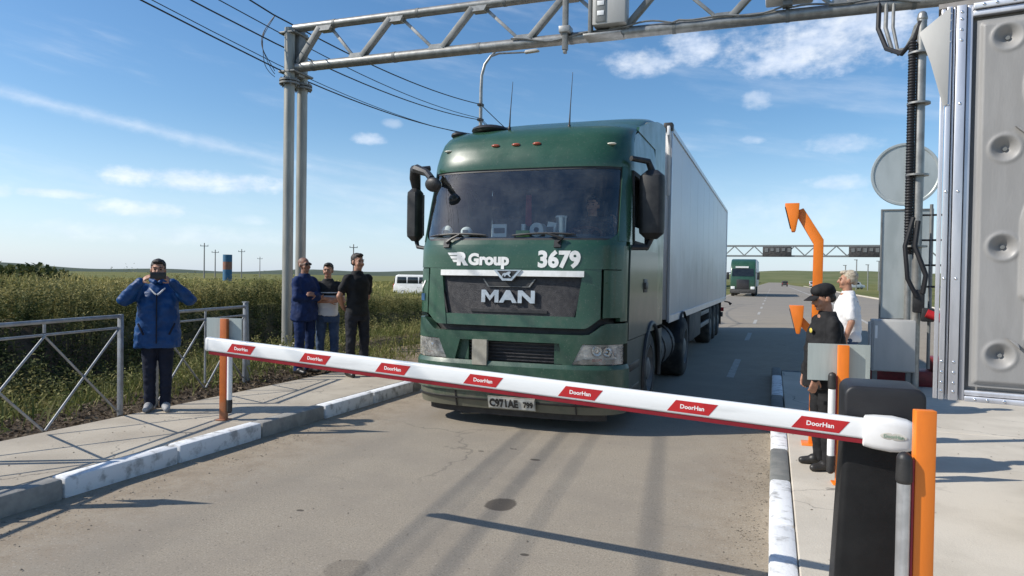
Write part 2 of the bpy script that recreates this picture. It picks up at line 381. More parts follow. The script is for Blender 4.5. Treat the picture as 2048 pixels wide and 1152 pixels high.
def asphalt_mat():
    mt = bpy.data.materials.new('dusty_asphalt'); mt.use_nodes = True; t = NT(mt.node_tree); b = t.n['Principled BSDF']
    co = t.add('ShaderNodeTexCoord').outputs['Object']; x, y, z = t.xyz(co)
    fine = t.noise(co, 95, 4, .75); mid = t.noise(co, 1.1, 6, .65); mid2 = t.noise(co, 5, 6, .7); spk = t.noise(co, 34, 3, .6)
    c = t.mix(t.step(fine, .25, .75), (.185, .158, .122, 1), (.41, .358, .28, 1))
    c = t.mix(t.math('MULTIPLY', t.step(mid, .38, .62), .7), c, (.255, .222, .178, 1))
    c = t.mix(t.math('MULTIPLY', t.step(mid2, .50, .70), .42), c, (.31, .275, .22, 1))
    # sand washed along both kerbs
    wob = t.math('MULTIPLY', t.math('SUBTRACT', mid2, .5), 1.4)
    left = t.step(t.math('ADD', t.math('SUBTRACT', x, -4.75), wob), 1.25, .1)
    rightk = t.step(t.math('ADD', t.math('SUBTRACT', 0., x), wob), .8, .0)
    lim = t.step(y, 40, 20)
    sandm = t.math('MULTIPLY', t.math('MULTIPLY', t.math('MAXIMUM', left, t.math('MULTIPLY', rightk, .55)), lim), t.math('ADD', .35, t.math('MULTIPLY', t.step(spk, .35, .6), .5)))
    sand = t.mix(t.step(mid2, .35, .65), (.25, .195, .135, 1), (.36, .29, .205, 1))
    c = t.mix(sandm, c, sand)
    # coarse aggregate and hairline cracks
    c = t.mix(t.math('MULTIPLY', t.step(t.noise(co, 48, 2, .5), .60, .70), .38), c, (.44, .40, .34, 1))
    c = t.mix(t.math('MULTIPLY', t.step(t.noise(co, 57, 2, .5), .60, .70), .45), c, (.085, .078, .068, 1))
    vn = t.add('ShaderNodeTexVoronoi', {'Vector': t.add('ShaderNodeVectorMath', [co, t.add('ShaderNodeVectorMath', [t.add('ShaderNodeTexNoise', {'Vector': co, 'Scale': 1.7, 'Detail': 6.}).outputs[1], (.9, .9, .9)], operation='MULTIPLY').outputs[0]], operation='ADD').outputs[0], 'Scale': .33}, feature='DISTANCE_TO_EDGE').outputs[0]
    c = t.mix(t.math('MULTIPLY', t.math('MULTIPLY', t.step(vn, .007, .002), t.step(t.noise(co, .4, 3), .48, .62)), .38), c, (.08, .072, .062, 1))
    # worn dark wheel tracks, polished by lorries
    tr = None
    for x0, sl, w, st in ((-1.9, -.02, .26, .14), (-3.6, -.02, .26, .12)):
        cx = t.math('ADD', t.math('MULTIPLY', t.math('SUBTRACT', y, 5.3), sl), x0)
        dd = t.math('ABSOLUTE', t.math('SUBTRACT', t.math('ADD', x, t.math('MULTIPLY', wob, .06)), cx))
        q = t.math('MULTIPLY', t.step(dd, w, w*.1), st); tr = q if tr is None else t.math('MAXIMUM', tr, q)
    tr = t.math('MULTIPLY', t.math('MULTIPLY', tr, t.step(mid2, .25, .6)), t.step(y, 14, 9))
    c = t.mix(tr, c, (.075, .068, .06, 1))
    # oil spots
    for ox, oy, ra, rb in ((-1.81, 4.77, .115, .15), (-2.2, 3.38, .13, .13), (-2.55, 6.15, .03, .02), (-1.98, 6.05, .05, .03), (-2.3, 6.35, .04, .02), (-3.05, 4.1, .03, .02), (-1.35, 3.95, .03, .02)):
        q = t.math('ADD', t.math('POWER', t.math('DIVIDE', t.math('SUBTRACT', x, ox), ra), 2.), t.math('POWER', t.math('DIVIDE', t.math('SUBTRACT', y, oy), rb), 2.))
        q = t.step(t.math('ADD', q, t.math('MULTIPLY', wob, 1.2)), 1.15, .75)
        c = t.mix(t.math('MULTIPLY', q, .8 if ra < .12 else .3), c, (.055, .045, .037, 1))
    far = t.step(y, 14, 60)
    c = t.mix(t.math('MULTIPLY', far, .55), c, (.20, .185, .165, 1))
    ydirt = t.noise(t.add('ShaderNodeVectorMath', [co, (.08, .5, 1)], operation='MULTIPLY').outputs[0], 1.4, 5, .6)
    c = t.mix(t.math('MULTIPLY', t.math('MULTIPLY', t.step(y, 12, 20), t.step(ydirt, .45, .65)), .5), c, (.30, .26, .20, 1))
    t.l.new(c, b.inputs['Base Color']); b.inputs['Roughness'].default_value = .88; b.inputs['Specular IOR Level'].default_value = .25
    bp = t.add('ShaderNodeBump', {'Strength': .35, 'Distance': .006, 'Height': fine}); t.l.new(bp.outputs[0], b.inputs['Normal'])
    return mt
K['asphalt'] = asphalt_mat()
def concrete_mat(nm, a, b_):
    mt = mat(nm, a, b_, 1.3, .85, bump=.3, bscale=70, spec=.2)
    t = NT(mt.node_tree); b = t.n['Principled BSDF']; src = b.inputs['Base Color'].links[0].from_socket
    co = t.add('ShaderNodeTexCoord').outputs['Object']
    v = t.add('ShaderNodeTexVoronoi', {'Vector': t.add('ShaderNodeVectorMath', [co, t.add('ShaderNodeVectorMath', [t.add('ShaderNodeTexNoise', {'Vector': co, 'Scale': 2.5, 'Detail': 5.}).outputs[1], (.5, .5, .5)], operation='MULTIPLY').outputs[0]], operation='ADD').outputs[0], 'Scale': .55}, feature='DISTANCE_TO_EDGE').outputs[0]
    cr = t.math('MULTIPLY', t.step(v, .006, .0015), t.step(t.noise(co, .5, 3), .45, .6))
    sp = t.step(t.noise(co, 60, 3, .7), .62, .75); st = t.step(t.noise(co, 3.2, 6, .7), .55, .8)
    c = t.mix(t.math('MULTIPLY', sp, .35), src, (.25, .23, .2, 1)); c = t.mix(t.math('MULTIPLY', st, .45), c, (.34, .29, .22, 1)); c = t.mix(t.math('MULTIPLY', cr, .75), c, (.12, .11, .1, 1))
    t.l.new(c, b.inputs['Base Color']); return mt
K['concrete'] = concrete_mat('pavement_concrete', (.58, .53, .445), (.49, .445, .37)); K['concrete_dusty'] = concrete_mat('dusty_pavement_concrete', (.46, .41, .33), (.37, .325, .26))
K['kerb_white'] = mat('kerb_whitewash', (.74, .75, .75), (.36, .36, .35), 9, .8, lo=.48, hi=.70, bump=.3, bscale=50, spec=.2)
K['kerb_dark'] = mat('kerb_grey_paint', (.26, .25, .23), (.34, .325, .29), 8, .8, bump=.3, bscale=50, spec=.2)
K['kerb_grey'] = mat('kerb_worn_grey', (.16, .165, .155), (.21, .21, .195), 8, .8, bump=.3, bscale=50, spec=.2)
K['line'] = mat('worn_road_paint', (.42, .40, .36), (.25, .23, .20), 6, .8, lo=.4, hi=.75)
rd = MB()
yy = [-30, -10, 0, 5, 10, 20, 40, 80, 160, 320, 900]
rd.grid([[(-4.9, y, 0), (-2.4, y, 0), (0, y, 0), (4, y, 0), (9.5 if y < 300 else 7, y, 0)] for y in yy])
tag(rd.build('road', 'asphalt', smooth=False), kind='structure')
ln = MB()
for y in np.arange(12.5, 160, 8.0): ln.add([(-.72, y, .004), (-.60, y, .004), (-.60, y+3, .004), (-.72, y+3, .004)], [(0, 1, 2, 3)])
ln.add([(-4.55, 12, .004), (-4.43, 12, .004), (-4.43, 400, .004), (-4.55, 400, .004)], [(0, 1, 2, 3)])
ln.add([(3.3, 22, .004), (3.42, 22, .004), (4.3, 60, .004), (4.1, 60, .004)], [(0, 1, 2, 3)])
ln.add([(4.1, 60, .004), (4.3, 60, .004), (4.3, 400, .004), (4.1, 400, .004)], [(0, 1, 2, 3)])
tag(ln.build('road_marking', 'line', smooth=False), kind='structure')
# pavement on the left, with joints between cast bays
def slab(name, poly, ztop, bays_y, mt='concrete'):
    mb = MB()
    for y0, y1 in zip(bays_y[:-1], bays_y[1:]): mb.prism([(poly[0], y0+.006), (poly[1], y0+.006), (poly[1], y1-.006), (poly[0], y1-.006)], -.05, ztop, 'xy')
    return tag(mb.build(name, mt, smooth=False, bev=.008, seg=1), kind='structure')
slab('left_pavement', (-6.3, -4.905), .143, [-8, -3, 0, 3, 5.7, 8.4, 10.8], 'concrete_dusty')
slab('right_pavement', (.155, 7.5), .143, [-8, -2, 4.1, 8.2, 12.6])
def kerb(name, x0, x1, y0, y1, first):
    w, d = MB(), []
    k = 0; y = y0
    while y < y1-.01:
        ph = (k+first) % 3
        w.cur = 1 if ph == 2 else 0
        j = (random.random()-.5)*.012
        w.box(x0+j, x1+j, y+.008, y+1.055-.008, -.05, .15+(random.random()-.5)*.008)
        y += 1.055; k += 1
    return w
kw = kerb('kerb', -4.90, -4.75, -9.0, 10.7, 0)
tag(kw.build('left_kerb', ['kerb_white', 'kerb_dark'], bev=.022, seg=2), kind='structure')
kw = kerb('kerb', .0, .15, -8.5+.5, 12.6, 1)
tag(kw.build('right_kerb', ['kerb_white', 'kerb_grey'], bev=.03, seg=2), kind='structure')
nk = MB(); nk.box(.15, 7.5, 12.62, 12.77, -.05, .15); tag(nk.build('end_kerb', 'kerb_grey', bev=.03), kind='structure')
rk = MB(); rk.box(9.52, 9.7, 18, 260, -.05, .13); tag(rk.build('far_kerb', 'concrete', bev=.02), kind='structure')
# far hill
h = MB(); rows = []
for j, (r, zf) in enumerate(((760, -.5), (820, .25), (930, .7), (1060, .95), (1250, 1.0), (1500, .6), (1800, -.3))):
    row = []
    for a in np.linspace(-.14, .75, 60):
        t_ = (a+.14)/.89
        pr = sstep(0, .14, t_)*(1-.5*sstep(.8, 1, t_))
        row.append((r*math.sin(a), r*math.cos(a), -1+zf*pr*17.5*(1+.07*math.sin(a*23)+.04*math.sin(a*61+1))*(r/1150)))
    rows.append(row)
h.grid(rows)
K['hill'] = mat('hill_grass', (.115, .135, .058), (.16, .165, .08), .02, .95, spec=.1)
tag(h.build('hill', 'hill'), kind='structure')
h = MB(); rows = []
for j, (r, zf) in enumerate(((1500, -.2), (1600, .6), (1750, 1.0), (2000, .7), (2300, -.2))):
    rows.append([(r*math.sin(a), r*math.cos(a), -1+zf*(9+4*math.sin(a*9)+2.5*math.sin(a*37)+9*sstep(-.72, -1.05, a))) for a in np.linspace(-1.5, -.2, 120)])
h.grid(rows); K['ridge'] = mat('far_ridge', (.075, .095, .075), (.10, .12, .09), .01, 1, spec=.05)
tag(h.build('far_ridge', 'ridge'), kind='structure')

# ------------------------------------------------------------------ vegetation
def leaf_mat(name, a, b_, c_):
    mt = bpy.data.materials.new(name); mt.use_nodes = True; t = NT(mt.node_tree); b = t.n['Principled BSDF']
    at = t.add('ShaderNodeAttribute', attribute_name='tint').outputs['Fac']
    r = t.add('ShaderNodeValToRGB', [at]); e = r.color_ramp.elements
    e[0].color = (*a, 1); e[1].color = (*c_, 1); m_ = e.new(.5); m_.color = (*b_, 1)
    t.l.new(r.outputs[0], b.inputs['Base Color']); b.inputs['Roughness'].default_value = .75; b.inputs['Specular IOR Level'].default_value = .2
    tl = t.add('ShaderNodeBsdfTranslucent'); t.l.new(r.outputs[0], tl.inputs[0])
    mx = t.add('ShaderNodeMixShader', [.22, b.outputs[0], tl.outputs[0]]); t.l.new(mx.outputs[0], t.n['Material Output'].inputs[0])
    return mt
K['weeds'] = leaf_mat('weed_leaves', (.030, .046, .014), (.105, .118, .04), (.34, .30, .12))
K['grass'] = leaf_mat('grass_blades', (.07, .095, .024), (.14, .155, .045), (.33, .28, .12))
K['field'] = leaf_mat('field_grass', (.15, .165, .05), (.28, .265, .09), (.48, .41, .17))
def leaf_quads(base, d, L, w, tint):
    d = d/np.linalg.norm(d, axis=1, keepdims=True)
    s = np.cross(d, rng.normal(size=d.shape)); s /= np.linalg.norm(s, axis=1, keepdims=True)
    L = L[:, None]; w = w[:, None]
    bend = np.zeros_like(d); bend[:, 2] = -L[:, 0]*.18
    v = np.stack([base, base+d*L*.5+s*w*.5, base+d*L+bend, base+d*L*.5-s*w*.5], 1).reshape(-1, 3)
    f = np.arange(len(v)).reshape(-1, 4)
    return v, f, np.repeat(tint, 4)
def clump_noise(x, y, s): return np.array([noise.noise(Vector((a*s, b*s, 5.))) for a, b in zip(x, y)])
def weeds(name, x, y, h, nl, leaf, tbase, mt, wd=.3, spread=.16):
    n = len(x); z = gh(x, y)
    lean = rng.normal(size=(n, 2))*.12
    # stems
    b = np.stack([x, y, z-.03], 1); d = np.stack([lean[:, 0], lean[:, 1], np.ones(n)], 1)
    V, F, T = leaf_quads(b, d, h, np.full(n, .022), np.clip(tbase+.2, 0, 1))
    idx = np.repeat(np.arange(n), nl); u = rng.random(len(idx))**.8
    hh = h[idx]*u
    lb = np.stack([x[idx]+lean[idx, 0]*hh, y[idx]+lean[idx, 1]*hh, z[idx]+hh], 1)+rng.normal(size=(len(idx), 3))*[.03, .03, .02]
    a = rng.random(len(idx))*2*np.pi
    ld = np.stack([np.cos(a), np.sin(a), rng.uniform(-.1, 1.3, len(idx))], 1)
    V2, F2, T2 = leaf_quads(lb, ld, leaf*rng.uniform(.6, 1.5, len(idx))*(1.25-.6*u), leaf*wd*rng.uniform(.7, 1.3, len(idx)), np.clip(tbase[idx]+rng.normal(size=len(idx))*.12+.22*(u-.5), 0, 1))
    V3 = np.concatenate([V, V2]); F3 = np.concatenate([F, F2+len(V)])
    return V3, F3, np.concatenate([T, T2])
def join(parts):
    o = 0; Vs, Fs, Ts = [], [], []
    for v, f, t_ in parts: Vs.append(v); Fs.append(f+o); Ts.append(t_); o += len(v)
    return np.concatenate(Vs), np.concatenate(Fs), np.concatenate(Ts)
def scatter(n, x0, x1, y0, y1): return rng.uniform(x0, x1, n), rng.uniform(y0, y1, n)
# thick weed bank beyond the ditch
x, y = scatter(17000, -18, -8.2, -1, 34)
xs = x+2.1*sstep(5.5, 12, y)
dens = sstep(-8.5, -9.6, xs)*(1-.5*sstep(-14, -17, xs))
k = rng.random(len(x)) < dens*(.9-.5*sstep(18, 34, y)); x, y, xs = x[k], y[k], xs[k]
cn = clump_noise(x, y, .45)+.6*clump_noise(x+50, y, 1.1)+.5*clump_noise(x, y+90, .17)
k = rng.random(len(x)) < .95+.7*cn; x, y, xs, cn = x[k], y[k], xs[k], cn[k]
hh = np.clip(.58+.45*cn+rng.normal(size=len(x))*.12, .22, 1.1)*(1-.25*sstep(16, 30, y))*(1-.40*sstep(-11.8, -13.4, xs))*(1-.3*sstep(-10.2, -9.0, xs))
parts = [weeds('w', x, y, hh, 30, .088, np.clip(.33+.55*cn+rng.normal(size=len(x))*.12+.38*sstep(-11.0, -12.6, xs), 0, 1), 'weeds')]
# a few tall dry stalks
x, y = scatter(1100, -17, -10, 0, 30); xs = x+2.1*sstep(5.5, 12, y); k = xs < -11.3; x, y = x[k], y[k]
parts.append(weeds('s', x, y, rng.uniform(.35, 1.0, len(x)), 16, .07, rng.uniform(.55, 1, len(x)), 'weeds', .25))
tag(np_mesh('weed_bank', *join(parts)[:2], 'weeds', join(parts)[2]) if False else (lambda P: np_mesh('weed_bank', P[0], P[1], 'weeds', P[2]))(join(parts)),
    'thick dark green bank of tall weeds beyond the ditch', 'weeds', kind='stuff')
# short verge grass and herbs by the railing
x, y = scatter(42000, -11.5, -6.45, 0, 26)
xs = x+2.1*sstep(5.5, 12, y)*sstep(-6.4, -8, x)
cn = clump_noise(x, y, .9)
bare = sstep(-7.6, -6.75, x)*(y < 11)
k = (rng.random(len(x)) < (.75+.8*cn)*(1-.93*bare)) & (rng.random(len(x)) < 1-.75*sstep(11, 14, y)*sstep(-9.0, -7.6, x))
x, y, cn = x[k], y[k], cn[k]; n = len(x)
b = np.stack([x, y, gh(x, y)-.02], 1); d = np.stack([rng.normal(size=n)*.45, rng.normal(size=n)*.45, np.ones(n)], 1)
P1 = leaf_quads(b, d, rng.uniform(.1, .34, n)*(1+.9*np.clip(cn, 0, 1)), rng.uniform(.009, .022, n), np.clip(.5+.35*cn+rng.normal(size=n)*.2, 0, 1))
x, y = scatter(1500, -10.5, -6.7, 0, 22); k = rng.random(len(x)) < .5+.9*clump_noise(x, y, .7); x, y = x[k], y[k]
P2 = weeds('h', x, y, rng.uniform(.12, .45, len(x)), 18, .055, rng.uniform(.3, .75, len(x)), 'grass', .45)
P = join([P1, P2]); tag(np_mesh('verge_grass', P[0], P[1], 'grass', P[2]), 'green and straw coloured grass along the pavement edge', 'grass', kind='stuff')
# pale field grass out to the horizon
r = rng.random(110000)**1.6*130+11; a = rng.uniform(-1.25, -.25, len(r)); x = r*np.sin(a); y = r*np.cos(a)
k = (x < -12) & (x+2.1*sstep(5.5, 12, y) < -12.6); x, y, r = x[k], y[k], r[k]; n = len(x)
cn = clump_noise(x, y, .12)
b = np.stack([x, y, gh(x, y)-.02], 1); d = np.stack([rng.normal(size=n)*.35, rng.normal(size=n)*.35, np.ones(n)], 1)
P1 = leaf_quads(b, d, rng.uniform(.2, .6, n)*(1+.7*cn+.4*clump_noise(x+30, y, .5)), .012*np.sqrt(r/6)*rng.uniform(.8, 1.6, n)*1.6, np.clip(.42+.7*cn+.4*clump_noise(x, y+40, .4)+rng.normal(size=n)*.18, 0, 1))
tag(np_mesh('field_grass', P1[0], P1[1], 'field', P1[2]), 'pale yellow green steppe grass reaching the horizon', 'grass', kind='stuff')
# leaf litter and crumbs of soil on the bare strip
x, y = scatter(5200, -7.5, -6.32, 1, 10.5); n = len(x)
k = rng.random(n) < .9-.5*sstep(-6.6, -6.3, x); x, y = x[k], y[k]; n = len(x)
b = np.stack([x, y, np.where(x > -6.3, .147, gh(x, y)+.012)], 1); d = np.stack([rng.normal(size=n), rng.normal(size=n), rng.uniform(0, .35, n)], 1)
K['litter'] = leaf_mat('dry_litter', (.045, .032, .022), (.10, .075, .05), (.24, .19, .13))
P1 = leaf_quads(b, d, rng.uniform(.03, .075, n), rng.uniform(.015, .04, n), rng.random(n))
tag(np_mesh('leaf_litter', P1[0], P1[1], 'litter', P1[2]), 'dry leaf litter on the bare soil under the railing', 'leaf litter', kind='stuff')
# shrubs standing out of the field
def shrub(loc, w, h_, label, seed):
    t = thing('shrub', label, 'shrub', loc, 0)
    n = 1500; p = rng.normal(size=(n, 3)); p /= np.linalg.norm(p, axis=1, keepdims=True)
    p = p*(rng.random(n)**.4)[:, None]*(1+.35*np.array([noise.noise(Vector(q*2.2)+Vector((seed, 0, 0))) for q in p]))[:, None]
    p = p*[w/2, w/2, h_/2]+[0, 0, h_*.52]
    P1 = leaf_quads(p, rng.normal(size=(n, 3))+[0, 0, .4], rng.uniform(.12, .3, n), rng.uniform(.08, .16, n), np.clip(.3+.2*rng.normal(size=n), 0, 1))
    np_mesh('crown', P1[0], P1[1], 'weeds', P1[2], t)
    mb = MB()
    for i in range(5):
        a_ = i*1.3; mb.tube([(0, 0, -.1), (.12*w*math.cos(a_), .12*w*math.sin(a_), h_*.35), (.3*w*math.cos(a_), .3*w*math.sin(a_), h_*.7)], [.04, .03, .012], 6)
    mb.build('trunk', 'bark', t)
shrub((-22.0, 15.6, .9), 2.5, .85, 'dark green shrub rising above the field left of the man in the blue jacket', 1)
shrub((-19.8, 12.4, .9), 1.3, .62, 'low dark shrub at the left edge of the field', 4)

# grit and pebbles swept against the kerbs
def grit(n, fx, fy, z, smin, smax):
    x, y = fx(n), fy(n); P = []
    s = rng.uniform(smin, smax, n)
    base = np.stack([x, y, np.full(n, z)], 1)
    oc = np.array([[1, 0, .25], [0, 1, .3], [-1, 0, .2], [0, -1, .3], [0, 0, .85], [.0, .0, -.2]])
    V = base[:, None, :]+oc[None]*s[:, None, None]*rng.uniform(.6, 1.3, (n, 6, 1))
    F = np.array([[0, 1, 4, 4], [1, 2, 4, 4], [2, 3, 4, 4], [3, 0, 4, 4]])
    q = np.array([[0, 1, 4, 3], [1, 2, 3, 4]])
    Fa = (np.arange(n)[:, None, None]*6+q[None]).reshape(-1, 4)
    return V.reshape(-1, 3), Fa, np.repeat(rng.random(n), 6)
K['grit'] = leaf_mat('grit_stones', (.16, .14, .115), (.28, .24, .19), (.45, .40, .33))
G = join([grit(1400, lambda n: -4.74+np.abs(rng.normal(size=n))*.30, lambda n: rng.uniform(1.5, 11, n), .0, .003, .009), grit(900, lambda n: -.01-np.abs(rng.normal(size=n))*.16, lambda n: rng.uniform(2.2, 9, n), .0, .003, .009), grit(260, lambda n: rng.uniform(-4.4, -.3, n), lambda n: rng.uniform(2.5, 7, n), .0, .003, .009), grit(240, lambda n: rng.uniform(-6.2, -4.95, n), lambda n: rng.uniform(2, 10, n), .143, .003, .010), grit(200, lambda n: rng.uniform(.2, 3, n), lambda n: rng.uniform(3, 9, n), .143, .003, .010)])
tag(np_mesh('grit', G[0], G[1], 'grit', G[2]), 'small stones and grit swept along the kerbs', 'grit', kind='stuff')
# ------------------------------------------------------------------ the green lorry
TX, TY = -2.665, 7.08
truck = thing('truck', 'muddy dark green cab-over lorry stopped at the lowered barrier, number 3679 on its front', 'truck', (TX, TY, 0))
HW = 1.215
PROF = [(.20, .06), (.33, .01), (.6, 0), (1.05, 0), (1.2, .015), (1.95, .05), (2.03, .075), (2.45, .20), (2.84, .33), (2.87, .325), (2.97, .345), (3.1, .40), (3.22, .48), (3.31, .60), (3.37, .76), (3.41, 1.0)]
PZs = [p[0] for p in PROF]; PYs = [p[1] for p in PROF]
def y0(z): return float(np.interp(z, PZs, PYs))
def hw(z): return float(np.interp(z, [.2, 2.0, 2.9, 3.4], [HW, HW, HW-.02, HW-.07]))
def plan(a): a = min(abs(a), 1.); return .05*a*a+.40*(1-math.sqrt(max(0, 1-a**5)))
def S(u, z, off=0):
    """front skin: u -1..1 across, z up; off > 0 sinks inward"""
    def P(u, z): return Vector((hw(z)*u, y0(z)+plan(u), z))
    p = P(u, z)
    if off:
        e = 1e-3; uu = max(-.985, min(.985, u))
        n = (P(uu+e, z)-P(uu-e, z)).cross(P(uu, z+e)-P(uu, z-e)).normalized()
        if n.y < 0: n = -n
        p = p+n*off
    return p
def uspace(a, b, n):
    def enc(u): return math.copysign(1-(1-abs(u))**(1/1.7), u)
    def dec(e): return math.copysign(1-(1-abs(e))**1.7, e)
    ea, eb = enc(max(-1, min(1, a))), enc(max(-1, min(1, b)))
    return [dec(ea+(eb-ea)*i/(n-1)) for i in range(n)]
def patch(mb, ul, ur, zb, zt, off=0, depth=.03, nu=26, nz=5):
    """a solid piece of the front skin; ul/ur may be functions of s (0 bottom..1 top), zb/zt functions of u"""
    c = lambda f, v: f(v) if callable(f) else f
    rows = []; rows2 = []
    for j in range(nz):
        s = j/(nz-1); us = uspace(c(ul, s), c(ur, s), nu)
        zz = [c(zb, u)+(c(zt, u)-c(zb, u))*s for u in us]
        rows.append([S(u, z, off) for u, z in zip(us, zz)]); rows2.append([S(u, z, off+depth) for u, z in zip(us, zz)])
    mb.grid(rows)
    if depth:
        mb.grid(rows2, flip=True)
        rim = lambda a, b: mb.grid([a, b])
        rim(rows[0], rows2[0]); rim(rows2[-1], rows[-1])
        rim([r[0] for r in rows2], [r[0] for r in rows]); rim([r[-1] for r in rows], [r[-1] for r in rows2])
    return mb
def merged(mb, name, mats, parent, **kw):
    me = mb.mesh(name); bm = bmesh.new(); bm.from_mesh(me)
    bmesh.ops.remove_doubles(bm, verts=bm.verts, dist=.0006); bmesh.ops.recalc_face_normals(bm, faces=bm.faces)
    bm.to_mesh(me); bm.free(); me.shade_smooth(); me.set_sharp_from_angle(angle=R(kw.get('ang', 38)))
    return link(name, me, mats, parent)
# -- bumper
ztop = lambda u: 1.045+.125*float(sstep(.70, .88, abs(u)))
b = MB()
patch(b, -1, 1, .205, .395, .012, .05, 40, 4)
patch(b, -1, 1, .400, .690, -.022, .08, 40, 5)
rows = [[S(u, .690, -.022) for u in uspace(-1, 1, 40)], [S(u, .712, -.012) for u in uspace(-1, 1, 40)], [S(u, .735, .0) for u in uspace(-1, 1, 40)]]; b.grid(rows)
HI = lambda s: .59+.09*s     # inner edge of the right lamp
HL = lambda s: -.585-.09*s
OL, OR = -.38, .43
patch(b, HL, lambda s: -.50+.05*s, .735, .955, .0, .10, 8, 4)
patch(b, lambda s: .51-.03*s, HI, .735, .955, .0, .10, 8, 4)
patch(b, -.50, OL, .735, .955, .05, .10, 8, 4)
patch(b, OR, .53, .735, .955, .045, .10, 8, 4)
patch(b, -1, 1, .955, ztop, 0, .10, 40, 5)
bumper = merged(b, 'bumper', 'green_dirty', truck)
b = MB(); patch(b, -.9, .9, .13, .21, .09, .12, 30, 3); merged(b, 'underlip', 'black', bumper)
b = MB(); patch(b, -.97, .97, .30, .318, -.004, .02, 40, 2); patch(b, -.5, -.488, .21, .395, -.002, .02, 2, 3); patch(b, .62, .632, .21, .395, -.002, .02, 2, 3); merged(b, 'seam', 'black', bumper)
# opening with slatted radiator behind
b = MB(); patch(b, OL-.02, OR+.02, .73, .96, .11, .03, 12, 4)
for i in range(6): z = .745+i*.036; patch(b, OL, OR, z, z+.012, .075, .02, 8, 2)
merged(b, 'lower_intake', 'grille', bumper)
b = MB(); patch(b, -.315, -.175, .69, .962, -.03, .05, 5, 4); merged(b, 'tow_cover', 'dirt_plate', bumper)
# black shell added behind the panels so their gaps read as dark shade
b = MB(); patch(b, -.985, .985, .3, 2.02, .13, .02, 40, 14); merged(b, 'gap_shade_backing', 'black', truck)
# headlights
def lamp(ul, ur, sgn):
    h = MB(); patch(h, ul, ur, .745, .948, .085, .02, 10, 4); o = merged(h, 'headlight', 'lampback', truck)
    r = MB(); patch(r, ul, ur, .745, .790, .03, .05, 10, 2); patch(r, ul, ur, .93, .948, .02, .06, 10, 2); merged(r, 'housing', 'dirt_plate', o)
    for uc, z, rad in ((.80, .885, .058), (.885, .875, .055), (.955, .865, .045)):
        c = S(sgn*uc, z, .06); q = MB()
        prev = None; n = 16; d = (S(sgn*uc, z, 0)-S(sgn*uc, z, .06)).normalized(); x_, y_, _ = frame_from(d)
        rows = []
        for rr, dd in ((1., .03), (.9, .012), (.6, -.012), (.25, -.02), (.2, .0), (.02, .006)):
            rows.append([c+d*dd+(x_*math.cos(2*math.pi*i/n)+y_*math.sin(2*math.pi*i/n))*rad*rr for i in range(n+1)])
        q.grid(rows); merged(q, 'reflector', 'chrome', o)
        q = MB(); q.tube([c+d*.031+(x_*math.cos(2*math.pi*i/n)+y_*math.sin(2*math.pi*i/n))*rad*1.02 for i in range(n+1)], .006, 6); merged(q, 'bezel', 'black', o)
    a = MB(); patch(a, min(sgn*.76, sgn*.84), max(sgn*.76, sgn*.84), .775, .805, .02, .02, 4, 2); merged(a, 'indicator', 'amber', o)
    g_ = MB(); patch(g_, ul, ur, .742, .951, .004, 0, 14, 5); merged(g_, 'lens', 'lens', o)
lamp(-.985, HL, -1); lamp(HI, .985, 1)
# -- front panel round the grille
zlow = lambda u: 1.085+.125*float(sstep(.68, .86, abs(u)))+.03
GL = lambda s: -.60-.09*s; GR = lambda s: .60+.09*s
f = MB()
patch(f, -.70, .70, lambda u: zlow(u), 1.235, .008, .06, 30, 3)
patch(f, lambda s: -.815, lambda s: GL(max(0, (s*.66)-.0)), zlow, 1.66, 0, .06, 12, 6)
patch(f, lambda s: GR(max(0, s*.66)), .815, zlow, 1.66, 0, .06, 12, 6)
patch(f, -.97, .97, 1.735, 1.99, 0, .06, 44, 5)
patch(f, -.815, .815, 1.655, 1.738, .004, .06, 30, 2)
panel = merged(f, 'front_panel', 'green', truck)
for sg in (-1, 1):
    f = MB()
    patch(f, *sorted((sg*.835, sg*.985)), lambda u: zlow(u)-.01, 1.725, .004, .06, 16, 6)
    merged(f, 'corner_panel', 'green', truck)
    f = MB(); patch(f, *sorted((sg*.965, sg*1.)), 1.19, 1.99, .012, .06, 10, 6); merged(f, 'corner_edge', 'green', truck)
f = MB(); patch(f, -.985, .985, 1.988, 2.04, .006, .08, 44, 3); merged(f, 'scuttle', 'green', truck)
for uu in (-.62, .44):
    f = MB(); patch(f, uu-.03, uu+.03, 1.955, 2.03, -.022, .05, 4, 3); merged(f, 'wiper_hinge', 'black', truck)
# grille
f = MB(); patch(f, GL, GR, 1.235, 1.66, .035, .03, 24, 8)
grille = merged(f, 'grille', 'grille', truck)
f = MB(); patch(f, -.36, .36, 1.262, 1.292, .02, .02, 10, 2)
patch(f, lambda s: -.19-.05*s, lambda s: .19+.05*s, 1.545, 1.615, .022, .015, 10, 3); merged(f, 'slot', 'black', grille)
f = MB()
for e in (-1, 1): patch(f, (lambda s: -.2-.05*s) if e < 0 else (lambda s: .185+.05*s), (lambda s: -.185-.05*s) if e < 0 else (lambda s: .2+.05*s), 1.54, 1.62, .016, .012, 2, 3)
patch(f, -.2, .2, 1.535, 1.541, .014, .012, 8, 2); merged(f, 'slot_edge', 'galv_dull', grille)
for e in (-1, 1):
    f = MB(); patch(f, (lambda s: GL(s)-.003) if e < 0 else (lambda s: GR(s)-.012), (lambda s: GL(s)+.012) if e < 0 else (lambda s: GR(s)+.003), 1.24, 1.66, .002, .04, 3, 6)
    merged(f, 'grille_edge', 'black', grille)
f = MB(); patch(f, -.665, .675, 1.650, 1.712, -.022, .05, 30, 4); bar_ = merged(f, 'grille_bar', 'decal', truck)
